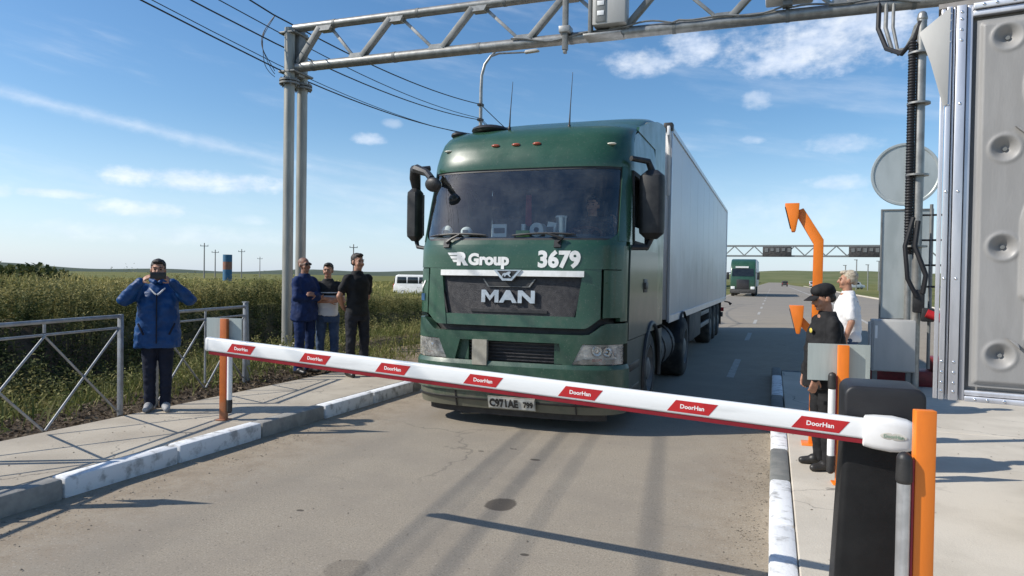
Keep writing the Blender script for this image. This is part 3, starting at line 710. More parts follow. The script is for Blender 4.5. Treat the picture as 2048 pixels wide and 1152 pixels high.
f = MB(); patch(f, lambda s: -.045-.085*s, lambda s: .045+.085*s, 1.600, 1.716, -.036, .04, 10, 4); merged(f, 'badge_shield', 'silver', bar_)
f = MB(); patch(f, lambda s: -.035-.06*s, lambda s: .035+.06*s, 1.625, 1.705, -.040, .01, 8, 3); merged(f, 'badge_field', 'black', bar_)
# small walking-lion emblem on the badge
lion = [(-.050, .010), (-.030, .022), (-.005, .024), (.012, .036), (.034, .040), (.046, .030), (.040, .018), (.030, .012), (.036, -.004), (.050, -.014), (.040, -.018), (.024, -.010), (.016, .002), (-.008, .000), (-.016, -.016), (-.030, -.018), (-.026, -.010), (-.034, .002), (-.048, -.016), (-.060, -.014), (-.050, -.004)]
def on_skin(mb, u_per_m, ux, z_, off):   # lay flat (x, z) art onto the front skin
    out = MB(); vs = []
    for p in mb.v:
        u = (ux+p[0])/HW; vs.append(S(u, z_+p[1], off-p[2]))
    out.add(vs, mb.f); return out
lm = MB(); lm.prism(lion, -.003, .003, 'xy'); merged(on_skin(lm, 1, .0, 1.658, -.049), 'lion_emblem', 'silver', bar_)
# lettering
def letters(name, s, x, z, size, mt, bold, off, sx=1, par=None, ex=.003, align='LEFT', shear=0):
    return merged(on_skin(text_mb(s, size, bold, ex, align, sx, shear), 1, x, z, off), name, mt, par or truck)
ml = MB()
ml.prism([(0, 0), (0, .135), (.05, .135), (.1, .07), (.15, .135), (.2, .135), (.2, 0), (.155, 0), (.155, .085), (.1, .018), (.045, .085), (.045, 0)], -.012, .012, 'xy', Matrix.Translation((-.305, 0, 0)))
ml.prism([(0, 0), (.08, .135), (.125, .135), (.205, 0), (.155, 0), (.138, .03), (.067, .03), (.05, 0)], -.012, .012, 'xy', Matrix.Translation((-.10, 0, 0)))
ml.prism([(.0, 0), (0, .135), (.05, .135), (.145, .052), (.145, .135), (.19, .135), (.19, 0), (.14, 0), (.045, .083), (.045, 0)], -.012, .012, 'xy', Matrix.Translation((.115, 0, 0)))
merged(on_skin(ml, 1, 0, 1.365, .012), 'maker_letters', 'silver', grille)
letters('fleet_number', '3679', .325, 1.755, .232, 'decal', .0105, -.004, .98, panel)
letters('company_name', 'Group', -.475, 1.772, .168, 'decal', .0085, -.004, 1.06, panel)
letters('company_initial', 'R', -.615, 1.772, .180, 'decal', .0125, -.004, 1.08, panel)
wing = MB()
for i in range(3): wing.prism([(-.735+i*.03, .126-i*.038), (-.575, .126-i*.038), (-.59, .097-i*.038), (-.715+i*.03, .097-i*.038)], -.003, .003, 'xy')
merged(on_skin(wing, 1, 0, 1.775, -.004), 'company_emblem', 'decal', panel)
# side sticker on the passenger corner
tick = MB(); tick.prism([(-.05, .06), (-.03, .075), (-.012, .03), (.045, .095), (.06, .08), (-.012, -.01)], -.002, .002, 'xy')
merged(on_skin(tick, 1, -1.115, 1.50, -.004), 'tick_sticker', 'decal', truck)
K['bluefilm'] = mat('blue_film', (.02, .07, .16), (.03, .09, .18), 6, .4)
st = MB(); patch(st, -.965, -.88, 1.36, 1.44, -.003, .004, 8, 3); merged(st, 'blue_sticker', 'bluefilm', truck)
# number plate and lower sticker
pl = MB(); patch(pl, -.165, .275, .232, .362, -.022, .02, 8, 3); plate = merged(pl, 'number_plate', 'dirt_plate', truck)
K['plate_white'] = mat('plate_white', (.62, .61, .55), (.46, .44, .38), 9, .6)
pl = MB(); patch(pl, -.158, .268, .242, .352, -.026, .003, 8, 3); merged(pl, 'plate_face', 'plate_white', plate)
letters('plate_digits', 'C971AE', -.18, .262, .105, 'black', .004, -.031, .92, plate, .002)
letters('plate_region', '799', .205, .272, .08, 'black', .003, -.031, .9, plate, .002)
pl = MB(); patch(pl, .60, .80, .46, .535, -.028, .004, 6, 2); sk = merged(pl, 'bumper_sticker', 'plate_white', truck)
pl = MB()
for a, w in ((.62, .03), (.662, .016), (.69, .028), (.725, .014), (.75, .03)): patch(pl, a, a+w, .478, .518, -.031, .003, 3, 2)
merged(pl, 'sticker_print', 'black', sk)
pl = MB(); pl.tube([S(.0, .28, -.03)+Vector((.3, 0, 0)), S(.0, .28, -.03)+Vector((.302, 0, .0))], .01, 6); 
# -- roof, pillars and sides
NU = 41; us = uspace(-1, 1, NU)
WZ0, WZ1 = 2.04, 2.84
sh = MB()
UW = .93
for sg in (-1, 1): patch(sh, *sorted((sg*UW, sg*1.)), 2.035, 2.86, 0, .05, 10, 8)      # screen pillars
patch(sh, -1, 1, 2.845, 3.405, 0, .04, NU, 16)
roof_rows = []
ROOF = [(3.405, .98, 0., .0, 1.), (3.45, 1.25, .45, .03, .985), (3.56, 1.6, .8, .05, .97), (3.70, 2.05, 1., .06, .96), (3.83, 2.6, 1., .07, .96), (3.885, 3.0, 1., .07, .96), (3.89, 3.35, 1., .07, .96)]
for z, y, fade, cr, wk in ROOF:
    roof_rows.append([Vector((hw(3.4)*wk/1.0*u, y+plan(u)*(1-fade), z-cr*(1-math.sqrt(max(0, 1-abs(u)**6))))) for u in us])
sh.grid(roof_rows)
# brow corners down to the roof
sh.grid([[S(u, 3.405) for u in us], roof_rows[0]])
def edge_y(z): return y0(z)+plan(1)
def side_x(z, sg): return sg*hw(z)
YB = 2.45
def side_patch(mb, sg, ya, yb, za, zb_, off=0, depth=.03, ny=8, nz=6):
    rows, rows2 = [], []
    for j in range(nz):
        z = za+(zb_-za)*j/(nz-1); a = ya(z) if callable(ya) else ya; b_ = yb(z) if callable(yb) else yb
        rows.append([Vector((sg*(hw(z)+off), a+(b_-a)*i/(ny-1), z)) for i in range(ny)])
        rows2.append([Vector((sg*(hw(z)+off-depth), a+(b_-a)*i/(ny-1), z)) for i in range(ny)])
    mb.grid(rows); mb.grid(rows2, flip=True)
    for a, b_ in ((rows[0], rows2[0]), (rows2[-1], rows[-1]), ([r[0] for r in rows2], [r[0] for r in rows]), ([r[-1] for r in rows], [r[-1] for r in rows2])): mb.grid([a, b_])
WY0, WY1, SZ0, SZ1 = .72, 1.62, 2.06, 2.78
for sg in (-1, 1):
    side_patch(sh, sg, edge_y, YB, 2.80, 3.40)
    side_patch(sh, sg, edge_y, WY0, 1.98, 2.80, 0, .04)
    side_patch(sh, sg, WY1, YB, 1.98, 2.80, 0, .04)
    # fairing behind the cab
    poly = [(YB, 1.0), (3.32, 1.0), (3.35, 3.82), (3.0, 3.815), (2.6, 3.76), (2.05, 3.64), (1.6, 3.51), (1.25, 3.42), (1.2, 3.36), (YB, 3.36)]
    sh.prism(poly, sg*(HW-.085), sg*(HW-.055), 'yz')
sh.box(-HW+.1, HW-.1, YB-.03, YB, .9, 3.6)
shell = merged(sh, 'cab_shell', 'green', truck, ang=30)
sides = {}
for sg in (-1, 1):
    d = MB(); side_patch(d, sg, lambda z: edge_y(z)+.03, 1.68, .98, 1.985, .004, .04, 8, 5)
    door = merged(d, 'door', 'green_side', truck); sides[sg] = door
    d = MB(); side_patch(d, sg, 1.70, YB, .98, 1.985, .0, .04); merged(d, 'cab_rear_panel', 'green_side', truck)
    # step panel and wheel arch
    d = MB(); yc, ra = 2.02, .60
    arc = [(yc+ra*math.cos(R(a)), .46+ra*math.sin(R(a))) for a in range(180, -1, -12)]
    poly = [(.50, .22), (1.28, .22), (yc-ra, .46)]+arc[1:]+[(2.95, .46), (2.95, .97), (edge_y(.97)+.02, .97)]
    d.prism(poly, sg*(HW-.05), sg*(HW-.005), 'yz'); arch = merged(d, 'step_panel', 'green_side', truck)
    d = MB()
    for z in (.36, .62):
        d = MB(); d.box(*sorted((sg*(HW-.12), sg*(HW+.002))), .62, 1.18, z, z+.09); d.build('step', 'black', arch, bev=.01)
    d = MB(); pts = [(yc+(ra+.02)*math.cos(R(a)), .46+(ra+.02)*math.sin(R(a))) for a in range(190, -11, -10)]
    d.tube([(sg*(HW+.0), p[0], p[1]) for p in pts], .035, 8); d.build('arch_trim', 'black', arch)
    d = MB(); d.box(*sorted((sg*(HW+.002), sg*(HW+.03))), 1.38, 1.56, 1.52, 1.60); d.box(*sorted((sg*(HW-.001), sg*(HW+.012))), 1.36, 1.60, 1.48, 1.64); d.build('handle', 'black', door, bev=.012)
    d = MB(); side_patch(d, sg, WY0-.03, WY1+.03, SZ0-.06, SZ0, .012, .03, 6, 2); side_patch(d, sg, WY0-.03, WY1+.03, SZ1, SZ1+.05, .012, .03, 6, 2)
    side_patch(d, sg, WY0-.04, WY0+.01, SZ0, SZ1, .012, .03, 2, 5); side_patch(d, sg, WY1-.01, WY1+.04, SZ0, SZ1, .012, .03, 2, 5); merged(d, 'window_frame', 'rubber', door)
    if sg < 0:
        d = MB(); side_patch(d, sg, WY0, WY1, SZ0, SZ1, -.012, .004, 4, 4); merged(d, 'side_window', 'glass', door)
    else:     # driver's pane wound half down
        d = MB(); side_patch(d, sg, WY0, WY1, SZ0, SZ0+.16, -.012, .004, 4, 4); merged(d, 'side_window', 'glass', door)
# rear mudguard and chassis details seen beside the cab
def wheel(parent, x, y, z, r, w, sg, name='wheel'):
    mb = MB(); n = 32; rows = []
    for rr, xx in ((r*.6, 0), (r*.86, 0), (r*.95, .02), (r, .06), (r, w-.06), (r*.95, w-.02), (r*.86, w), (r*.6, w)):
        rows.append([(x+sg*(w/2-xx), y+rr*math.cos(2*math.pi*i/n), z+rr*math.sin(2*math.pi*i/n)) for i in range(n+1)])
    mb.grid(rows); o = merged(mb, name, 'tyre', parent)
    mb = MB(); rows = []
    for rr, xx in ((.61, .02), (.57, .0), (.5, .07), (.30, .09), (.28, .02), (.16, .0), (.0, -.005)):
        rows.append([(x+sg*(w/2-xx), y+r*rr*math.cos(2*math.pi*i/n), z+r*rr*math.sin(2*math.pi*i/n)) for i in range(n+1)])
    mb.grid(rows)
    for i in range(10):
        a = 2*math.pi*i/10; p = Vector((x+sg*(w/2-.08), y+r*.4*math.cos(a), z+r*.4*math.sin(a))); mb.cyl(p, p+Vector((sg*.03, 0, 0)), .016, 6)
    merged(mb, 'rim', 'rim', o); return o
for sg in (-1, 1):
    wheel(truck, sg*1.03, 2.02, .50, .50, .34, sg)
    wheel(truck, sg*.98, 5.35, .50, .50, .58, sg)
    f = MB(); pts = [(5.35+.60*math.cos(R(a)), .5+.60*math.sin(R(a))) for a in range(170, 9, -16)]
    f.grid([[(sg*(.68), p[0], p[1]) for p in pts], [(sg*1.24, p[0], p[1]) for p in pts]]); f.build('mudguard', 'black', truck)
    f = MB(); f.cyl((sg*.88, 3.0, .62), (sg*.88, 4.4, .62), .33, 24); t_ = f.build('fuel_tank', 'skirt', truck)
    for y in (3.3, 4.1):
        f = MB(); f.tube([(sg*.88+.34*math.cos(R(a)), y, .62+.34*math.sin(R(a))) for a in range(0, 361, 20)], .014, 6); f.build('tank_strap', 'black', t_)
f = MB()
for sg in (-1, 1): f.box(*sorted((sg*.38, sg*.46)), .6, 6.4, .72, 1.0)
f.box(-.4, .4, .6, 2.3, .55, 1.1); f.box(-.46, .46, 2.6, 6.3, .95, 1.02)
f.build('chassis', 'skirt', truck, bev=.01)
# screen and cab interior
g_ = MB(); 
def ws_z(u): return 2.035+.10*float(sstep(.78, .94, abs(u)))
patch(g_, -.94, .94, 2.03, 2.85, .018, 0, 40, 14); scr = merged(g_, 'windscreen', 'ws', truck)
g_ = MB(); patch(g_, -.945, .945, 2.822, 2.856, .010, .004, 40, 3)
for sg in (-1, 1): patch(g_, *sorted((sg*.925, sg*.945)), 2.03, 2.85, .010, .004, 4, 8)
patch(g_, -.945, .945, 2.03, 2.062, .010, .004, 40, 2); merged(g_, 'windscreen_seal', 'black', scr)
for sg in (-1, 1):       # rounded lower corners in body colour
    g_ = MB(); rows = []
    cu, cz, ru, rz = .80, 2.18, .135, .145
    A = [(sg*(cu+ru*math.cos(R(a))), cz-rz*math.sin(R(a))) for a in range(0, 91, 9)]
    B_ = [(sg*.94, cz-(cz-2.03)*min(1, i/5)) if i <= 5 else (sg*(.94-(.94-cu)*(i-5)/5), 2.03) for i in range(11)]
    rows = [[S(p[0], p[1], .006) for p in A], [S((p[0]+q[0])/2, (p[1]+q[1])/2, .006) for p, q in zip(A, B_)], [S(q[0], q[1], .006) for q in B_]]
    g_.grid(rows); merged(g_, 'screen_corner', 'green', truck)
it = MB(); it.box(-1.1, 1.1, .28, .95, 1.55, 2.085); it.box(-.1, .75, .66, .95, 2.06, 2.14)
it.box(-1.12, 1.12, .4, 2.4, 1.30, 1.36); it.build('dashboard', 'dash', truck, bev=.05, seg=3)
it = MB(); it.box(-1.12, 1.12, 2.30, 2.38, 1.3, 3.3); it.box(-1.12, 1.12, 1.05, 2.35, 2.86, 3.25); it.box(-1.1, 1.1, 1.7, 2.3, 1.9, 2.1); it.build('sleeper_wall', 'dark', truck, bev=.04)
for sx_ in (-.58, .56):
    it = MB(); it.box(sx_-.25, sx_+.25, 1.2, 1.7, 1.62, 1.78); it.box(sx_-.25, sx_+.25, 1.62, 1.78, 1.75, 2.42); it.box(sx_-.14, sx_+.14, 1.64, 1.76, 2.42, 2.62); it.build('seat', 'dark', truck, bev=.06, seg=3)
it = MB(); c = Vector((.56, .98, 2.12)); nrm = Vector((0, -.55, .83)).normalized(); x_, y_, _ = frame_from(nrm)
it.tube([c+(x_*math.cos(2*math.pi*i/28)+y_*math.sin(2*math.pi*i/28))*.23 for i in range(29)], .017, 8)
for a in (0, 120, 240): it.tube([c-nrm*.03, c+(x_*math.cos(R(a))+y_*math.sin(R(a)))*.22], .016, 6)
K['wheelrim'] = mat('reddish_wheel_leather', (.14, .05, .035), None, 1, .5)
it.build('steering_wheel', 'wheelrim', truck)
# wipers
for x0, x1, ang in ((-1.02, -.28, 1), (.02, .72, 1)):
    w = MB(); zz = lambda x: 2.085+.02*math.sin((x-x0)*4)
    xs_ = np.linspace(x0, x1, 9)
    w.tube([S(x/HW, zz(x), -.012) for x in xs_], [.006]+[.013]*7+[.006], 6); ww = w.build('wiper', 'black', truck)
    w = MB(); px_ = -.62*HW if x0 < -.5 else .44*HW
    w.tube([S(px_/HW, 2.0, -.03), S((px_+.06)/HW, 2.045, -.03), S(((x0+x1)/2+.05)/HW, 2.095, -.026)], [.016, .015, .010], 6); w.build('wiper_arm', 'black', ww)
# marker lamps on the brow
for uu in (-.27, -.06, .15):
    w = MB(); p = S(uu, 3.12, -.006); w.ell(p, (.05, .026, .017)); o = w.build('roof_marker', 'amber', truck)
for uu in (-.80, .84):
    w = MB(); p = S(uu, 3.1, -.004); w.ell(p, (.055, .03, .014)); w.build('clearance_lamp', 'clear', truck)
# aerials, roof hatch, horns
for x, y, h_ in ((-.28, .75, .58), (.42, .85, .66)):
    w = MB(); w.tube([(x, y, 3.36), (x+.005, y+.01, 3.36+h_*.35), (x+.02, y+.04, 3.36+h_)], [.012, .006, .003], 6); w.ell((x, y, 3.38), (.02, .02, .035)); w.build('aerial', 'black', truck)
w = MB(); w.ell((-.60, 1.0, 3.41), (.24, .3, .07)); w.build('roof_hatch', 'black', truck)
w = MB(); w.ell((-1.0, .95, 3.37), (.11, .14, .05)); w.build('roof_horn', 'black', truck)
# mirrors
def mirror(sg):
    w = MB()
    xx = sg*1.40 if sg > 0 else -1.44
    yy = .78 if sg > 0 else .66
    ww = .14 if sg > 0 else .085
    z0, z1 = (2.08, 2.83) if sg > 0 else (2.06, 2.70)
    n = 14; rows = []
    for j in range(13):
        s = j/12; z = z0+(z1-z0)*s; k = (1-abs(2*s-1)**11)**.35*.88+.12 if 0 < s < 1 else .45
        rows.append([(xx+ww*k*math.copysign(abs(math.cos(2*math.pi*i/n))**.4, math.cos(2*math.pi*i/n)), yy-.02+(.085*k*math.sin(2*math.pi*i/n) if math.sin(2*math.pi*i/n) > 0 else .12*k*math.sin(2*math.pi*i/n)), z) for i in range(n+1)])
    w.grid(rows); w.add(rows[0][:-1], [list(range(n))]); w.add(rows[-1][:-1], [list(range(n))])
    o = merged(w, 'side_mirror', 'black', truck)
    w = MB(); w.box(xx-ww*.82, xx+ww*.82, yy+.064, yy+.072, z0+.07, z1-.07); w.build('mirror_glass', 'chrome', o)
    w = MB(); w2 = MB()
    if sg > 0:
        w.tube([(sg*1.2, .56, 2.94), (xx-.05, yy-.03, 2.93), (xx, yy, z1-.03)], [.03, .035, .04], 8)
        w2.tube([(sg*1.2, .60, 1.98), (xx-.05, yy-.02, 1.99), (xx, yy, z0+.03)], [.03, .035, .035], 8)
    else:
        w.tube([(xx, yy, z1-.04), (xx+.01, yy-.07, z1+.12), (xx+.07, yy-.18, z1+.20), (xx+.16, yy-.24, z1+.19)], [.05, .07, .065, .05], 10)
        w.tube([(xx+.12, yy-.24, z1+.20), (xx+.32, yy-.36, z1+.13), (-.99, .16, z1+.04)], [.058, .042, .04], 8)
        w.tube([(xx+.14, yy-.22, z1+.19), (-1.19, .52, z1+.22)], [.04, .03], 8)
        w2.tube([(xx, yy, z0+.02), (xx+.04, yy-.03, z0-.07), (-1.2, .55, z0-.10)], [.03, .025, .02], 8)
    w.build('mirror_arm', 'black', o); w2.build('mirror_arm', 'black', o)
    if sg < 0:
        w = MB(); w.ell((0, 0, 0), (.11, .06, .085)); q = w.build('front_mirror', 'black', o); q.location = (-.96, .14, z1-.03); q.rotation_euler = (R(20), 0, R(-15))
        w = MB(); w.ell((0, .025, 0), (.095, .045, .07)); p = w.build('mirror_glass', 'chrome', o); p.location = (-.96, .16, z1-.035); p.rotation_euler = (R(20), 0, R(-15))
mirror(1); mirror(-1)
# things lying on the dashboard
def dash_item(name, label, cat, x, y, z, mbs):
    t = thing(name, label, cat, (TX+x, TY+y, z+(.062 if z < 2.1 else .0))); t.scale = (1.45,)*3
    for nm, mb, mt in mbs: mb.build(nm, mt, t)
    return t
K['paper'] = mat('white_paper', (.8, .8, .78), None, 1, .8); K['limegreen'] = mat('green_card', (.22, .42, .06), None, 1, .6)
K['redcloth'] = mat('red_pennant_cloth', (.30, .04, .035), (.22, .03, .03), 9, .8)
a = MB(); a.cyl((0, -.05, .055), (0, .06, .055), .055, 20); c_ = MB(); c_.cyl((0, -.054, .055), (0, -.04, .055), .02, 12)
dash_item('paper_roll', 'white paper roll lying on the dashboard of the green lorry', 'paper roll', .20, .44, 2.025, [('roll', a, 'paper'), ('core', c_, 'dark')])
a = MB(); a.prism([(-.035, 0), (.03, 0), (.06, .11), (-.01, .12)], 0, .05, 'xz'); c_ = MB(); c_.box(-.02, .035, -.004, -.001, .03, .08)
dash_item('paper_packet', 'crumpled white packet beside the paper roll on the dashboard', 'packet', .32, .45, 2.025, [('wrapper', a, 'paper'), ('print', c_, 'dash')])
a = MB(); a.box(-.06, .06, 0, .012, 0, .10); c_ = MB(); c_.box(-.045, .045, -.004, -.001, .03, .07)
dash_item('paper_card', 'white card with print standing behind the middle of the windscreen', 'card', -.26, .42, 2.03, [('sheet', a, 'paper'), ('print', c_, 'dash')])
a = MB(); a.box(-.055, .055, 0, .05, 0, .05); c_ = MB(); c_.cyl((0, .02, .05), (0, .02, .10), .018, 12)
dash_item('green_box', 'small lime green box with a white cap on the lorry dashboard', 'box', .02, .42, 2.03, [('carton', a, 'limegreen'), ('cap', c_, 'paper')])
a = MB(); a.cyl((0, 0, 0), (0, 0, .15), .036, 16, .042); c_ = MB(); c_.cyl((0, 0, .15), (0, 0, .165), .045, 16)
dash_item('drinks_cup', 'grey lidded cup on the dashboard right of the paper roll', 'cup', .43, .55, 2.03, [('cup', a, 'silver'), ('lid', c_, 'paper')])
a = MB(); a.prism([(-.022, .25), (.022, .25), (.026, .02), (0, 0), (-.026, .02)], -.004, .004, 'xz'); c_ = MB(); c_.tube([(0, 0, .25), (0, 0, .52)], .003, 5)
dash_item('red_pennant', 'red pennant hanging inside the lorry windscreen', 'pennant', .02, .62, 2.22, [('cloth', a, 'redcloth'), ('cord', c_, 'cable')])
for (x, zz_) in ((-.95, .09), (-.70, .07)):
    a = MB(); a.ell((0, 0, .045), (.05, .03, zz_*.6)); c_ = MB(); c_.box(-.02, .02, -.034, -.028, .03, .06)
    dash_item('paper_bundle', 'crumpled white paper at the far left end of the lorry dashboard' if x < -.8 else 'smaller white paper scrap inside the left part of the windscreen', 'paper', x, .50, 2.03, [('wad', a, 'paper'), ('print', c_, 'dash')])

# ------------------------------------------------------------------ semi-trailer
trl = thing('semi_trailer', 'long white refrigerated semi-trailer coupled behind the green cab', 'trailer', (-2.745, 10.85, 0))
b = MB(); b.box(-1.265, 1.265, 0, 13.55, 1.03, 3.93); box_ = b.build('cargo_box', 'trailer', trl, bev=.02)
b = MB()
for sg in (-1, 1):
    b.box(*sorted((sg*1.262, sg*1.285)), -.01, 13.56, 3.86, 3.945); b.box(*sorted((sg*1.262, sg*1.28)), -.01, 13.56, .98, 1.10)
    b.box(*sorted((sg*1.24, sg*1.285)), -.025, .05, 1.0, 3.94); b.box(*sorted((sg*1.24, sg*1.285)), 13.5, 13.58, 1.0, 3.94)
b.build('edge_rail', 'alu', box_, bev=.006, seg=1)
for sg in (-1, 1):
    b = MB()
    for i in range(1, 10): y = i*1.35; b.box(*sorted((sg*1.262, sg*1.2665)), y-.008, y+.008, 1.1, 3.86)
    b.build('panel_joint', 'trailer', box_, smooth=False)
b = MB(); b.box(-1.0, 1.0, -.46, -.0, 1.9, 3.75); rf = b.build('cooling_unit', 'white', trl, bev=.06, seg=3)
b = MB(); b.prism([(-.15, 3.92), (.02, 3.92), (.02, 2.9), (-.03, 2.9), (-.03, 3.62), (-.09, 3.74), (-.15, 3.78)], 1.22, 1.262, 'yz'); b.build('corner_bracket', 'white', trl, bev=.008)
b = MB(); b.box(1.15, 1.29, -.06, .10, 3.86, 3.99); b.build('corner_cap', 'black', trl, bev=.02)
b = MB(); b.box(-.55, .55, .2, 13.2, .8, 1.03); b.box(-1.2, 1.2, 13.3, 13.5, .45, .6)
for y in (13.35,):
    for sg in (-1, 1): b.box(*sorted((sg*.5, sg*.6)), y, y+.1, .5, 1.0)
b.build('chassis', 'skirt', trl, bev=.01)
for sg in (-1, 1):
    for y in (8.4, 9.72, 11.04):
        w_ = wheel(trl, sg*1.02, y, .50, .50, .40, sg)
    b = MB(); b.box(*sorted((sg*.6, sg*1.22)), 3.4, 5.6, .42, 1.0); b.build('pallet_box', 'skirt', trl, bev=.02)
    b = MB(); b.box(*sorted((sg*.72, sg*.84)), 2.55, 2.70, .25, 1.0); b.box(*sorted((sg*.64, sg*.92)), 2.45, 2.80, .12, .25); b.build('landing_leg', 'skirt', trl, bev=.01)
    b = MB()
    for z in (.55, .82): b.box(*sorted((sg*1.17, sg*1.22)), 5.7, 7.8, z, z+.1)
    b.build('side_guard', 'galv_dull', trl, bev=.01)
    b = MB(); b.box(*sorted((sg*.6, sg*1.25)), 11.75, 11.78, .3, 1.0); b.build('mud_flap', 'rubber', trl)
    b = MB(); b.box(*sorted((sg*.9, sg*1.22)), 13.5, 13.54, .62, .75); b.build('tail_light', 'red', trl)
    b = MB(); b.tube([(sg*1.25, 13.3, .95), (sg*1.38, 13.34, .93), (sg*1.45, 13.36, .86)], [.02, .02, .05], 8); b.build('corner_marker', 'rubber', trl)
# ------------------------------------------------------------------ barrier
PV, TIP = Vector((.40, 3.44, .99)), Vector((-3.45, 3.68, 1.16))
BX, BY = .47, 3.64
bar = thing('barrier', 'lowered white boom barrier with red tags on a black plastic cabinet', 'barrier', (BX, BY, .143))
o3 = Vector((BX, BY, .143))
b = MB(); wt, wb, z0, z1 = .152, .19, 0, 1.0
vs = []
for z, w in ((0, .195), (.5, .172), (.86, .156)):
    vs.append((z, w))
rows = []
def rrect(w, d, z, r=.03, n=5):
    out = []
    for cx, cy, a0 in ((w-r, d-r, 0), (-w+r, d-r, 90), (-w+r, -d+r, 180), (w-r, -d+r, 270)):
        for i in range(n+1): a = R(a0+90*i/n); out.append((cx+r*math.cos(a), cy+r*math.sin(a), z))
    return out
rows = [rrect(w, .135, z) for z, w in vs]; rows = [r+[r[0]] for r in rows]
b.grid(rows); b.add(rows[0][:-1], [list(range(len(rows[0])-1))]); b.add(rows[-1][:-1], [list(range(len(rows[-1])-1))])
merged(b, 'housing', 'cabinet', bar)
b = MB()     # cover: rounded upper corners seen from the front
w = .162; poly = [(-w, .845), (w, .845)]+[(w-.045+.045*math.cos(R(a)), 1.0+.045*math.sin(R(a))-.01) for a in range(0, 91, 15)]+[(-w+.045+.045*math.cos(R(a)), 1.0+.045*math.sin(R(a))-.01) for a in range(90, 181, 15)]
b.prism(poly, -.148, .15, 'xz'); b.build('cover', 'cover', bar, bev=.014, seg=3)
for x in (-.1, .1):
    b = MB(); b.ell((x, -.150, .885), (.006, .004, .006), nu=8, nv=6); b.build('screw', 'silver', bar)
b = MB(); b.cyl((.0, -.13, .86), (.0, -.24, .85), .05, 20); b.build('drive_shaft', 'galv_dull', bar)
# boom
X_ = (TIP-PV); LEN = X_.length; X_.normalize(); Yb = Vector((0, 0, 1)).cross(X_).normalized(); Zb = X_.cross(Yb)
BM = Matrix((X_, Yb, Zb)).transposed().to_4x4(); BM.translation = PV-o3
# local: x along, y: +y faces the camera side (-Y world), z up
def boom_section(h0, h1, d, r=.012):
    p = []
    for cx, cz, a0 in ((d/2-r, h1-r, 0), (-d/2+r, h1-r, 90), (-d/2+r, h0+r, 180), (d/2-r, h0+r, 270)):
        for i in range(4): a = R(a0+30*i); p.append((cx+r*math.cos(a), cz+r*math.sin(a)))
    return p
b = MB(); b.prism(boom_section(-.033, .055, .05), -.06, LEN, 'yz', BM); boom = b.build('boom', 'boom', bar)
b = MB(); b.prism([(-.018, -.033), (.018, -.033), (.013, -.054), (-.013, -.054)], -.02, LEN+.002, 'yz', BM); b.build('rubber_strip', 'red_rubber', boom)
b = MB(); b.prism(boom_section(-.035, .057, .053, .016), LEN-.004, LEN+.028, 'yz', BM); b.build('end_cap', 'white', boom, bev=.006)
side = 1 if (BM.to_3x3() @ Vector((0, 1, 0))).y < 0 else -1
K['tagtext'] = mat('white_print', (.8, .78, .76), None, 1, .5)
for t_ in (.193, .753, 1.313, 1.863, 2.438, 2.992, 3.577):
    b = MB(); hl = .098
    b.prism([(t_-hl+.02, -.020), (t_+hl+.02, -.020), (t_+hl-.02, .036), (t_-hl-.02, .036)], side*.0252, side*.0262, 'xz', BM)
    # seen from the road the tag leans like a parallelogram
    tg = b.build('red_tag', 'red', boom, smooth=False)
    tx = text_mb('DoorHan', .028, .0007, .0004, 'CENTER', 1.05)
    TM = BM @ Matrix.Translation((t_, side*.0266, -.001)) @ Matrix(((-1, 0, 0, 0), (0, 0, side, 0), (0, 1, 0, 0), (0, 0, 0, 1)))
    q = MB(); q.add(tx.v, tx.f, TM); merged(q, 'tag_print', 'tagtext', tg)
# bracket that grips the boom
b = MB(); n = 18; rows = []
for xx, hh, dd in ((.02, .058, .030), (.015, .066, .040), (-.02, .071, .05), (-.09, .075, .056), (-.145, .068, .052), (-.172, .057, .04), (-.18, .05, .028)):
    rows.append([Vector((xx, -.002+dd*math.copysign(abs(math.cos(2*math.pi*i/n))**.45, math.cos(2*math.pi*i/n)), .002+hh*math.copysign(abs(math.sin(2*math.pi*i/n))**.45, math.sin(2*math.pi*i/n)))) for i in range(n+1)])
rows = [[BM @ p for p in r] for r in rows]
b.grid(rows)
for r in (rows[0], rows[-1]): b.add(r[:-1], [list(range(n))])
br = merged(b, 'bracket', 'white', bar)
b = MB(); b.ell((-.095, side*.052, .0), (.052, .0022, .017), BM, 20, 8); lg = b.build('bracket_badge', 'plate_white', br)
K['badgegreen'] = mat('green_grey_print', (.25, .36, .27), None, 1, .5)
tx = text_mb('DoorHan', .020, .0004, .0004, 'CENTER'); q = MB(); q.add(tx.v, tx.f, BM @ Matrix.Translation((-.095, side*.0548, -.006)) @ Matrix(((-1, 0, 0, 0), (0, 0, side, 0), (0, 1, 0, 0), (0, 0, 0, 1)))); merged(q, 'badge_print', 'badgegreen', lg)

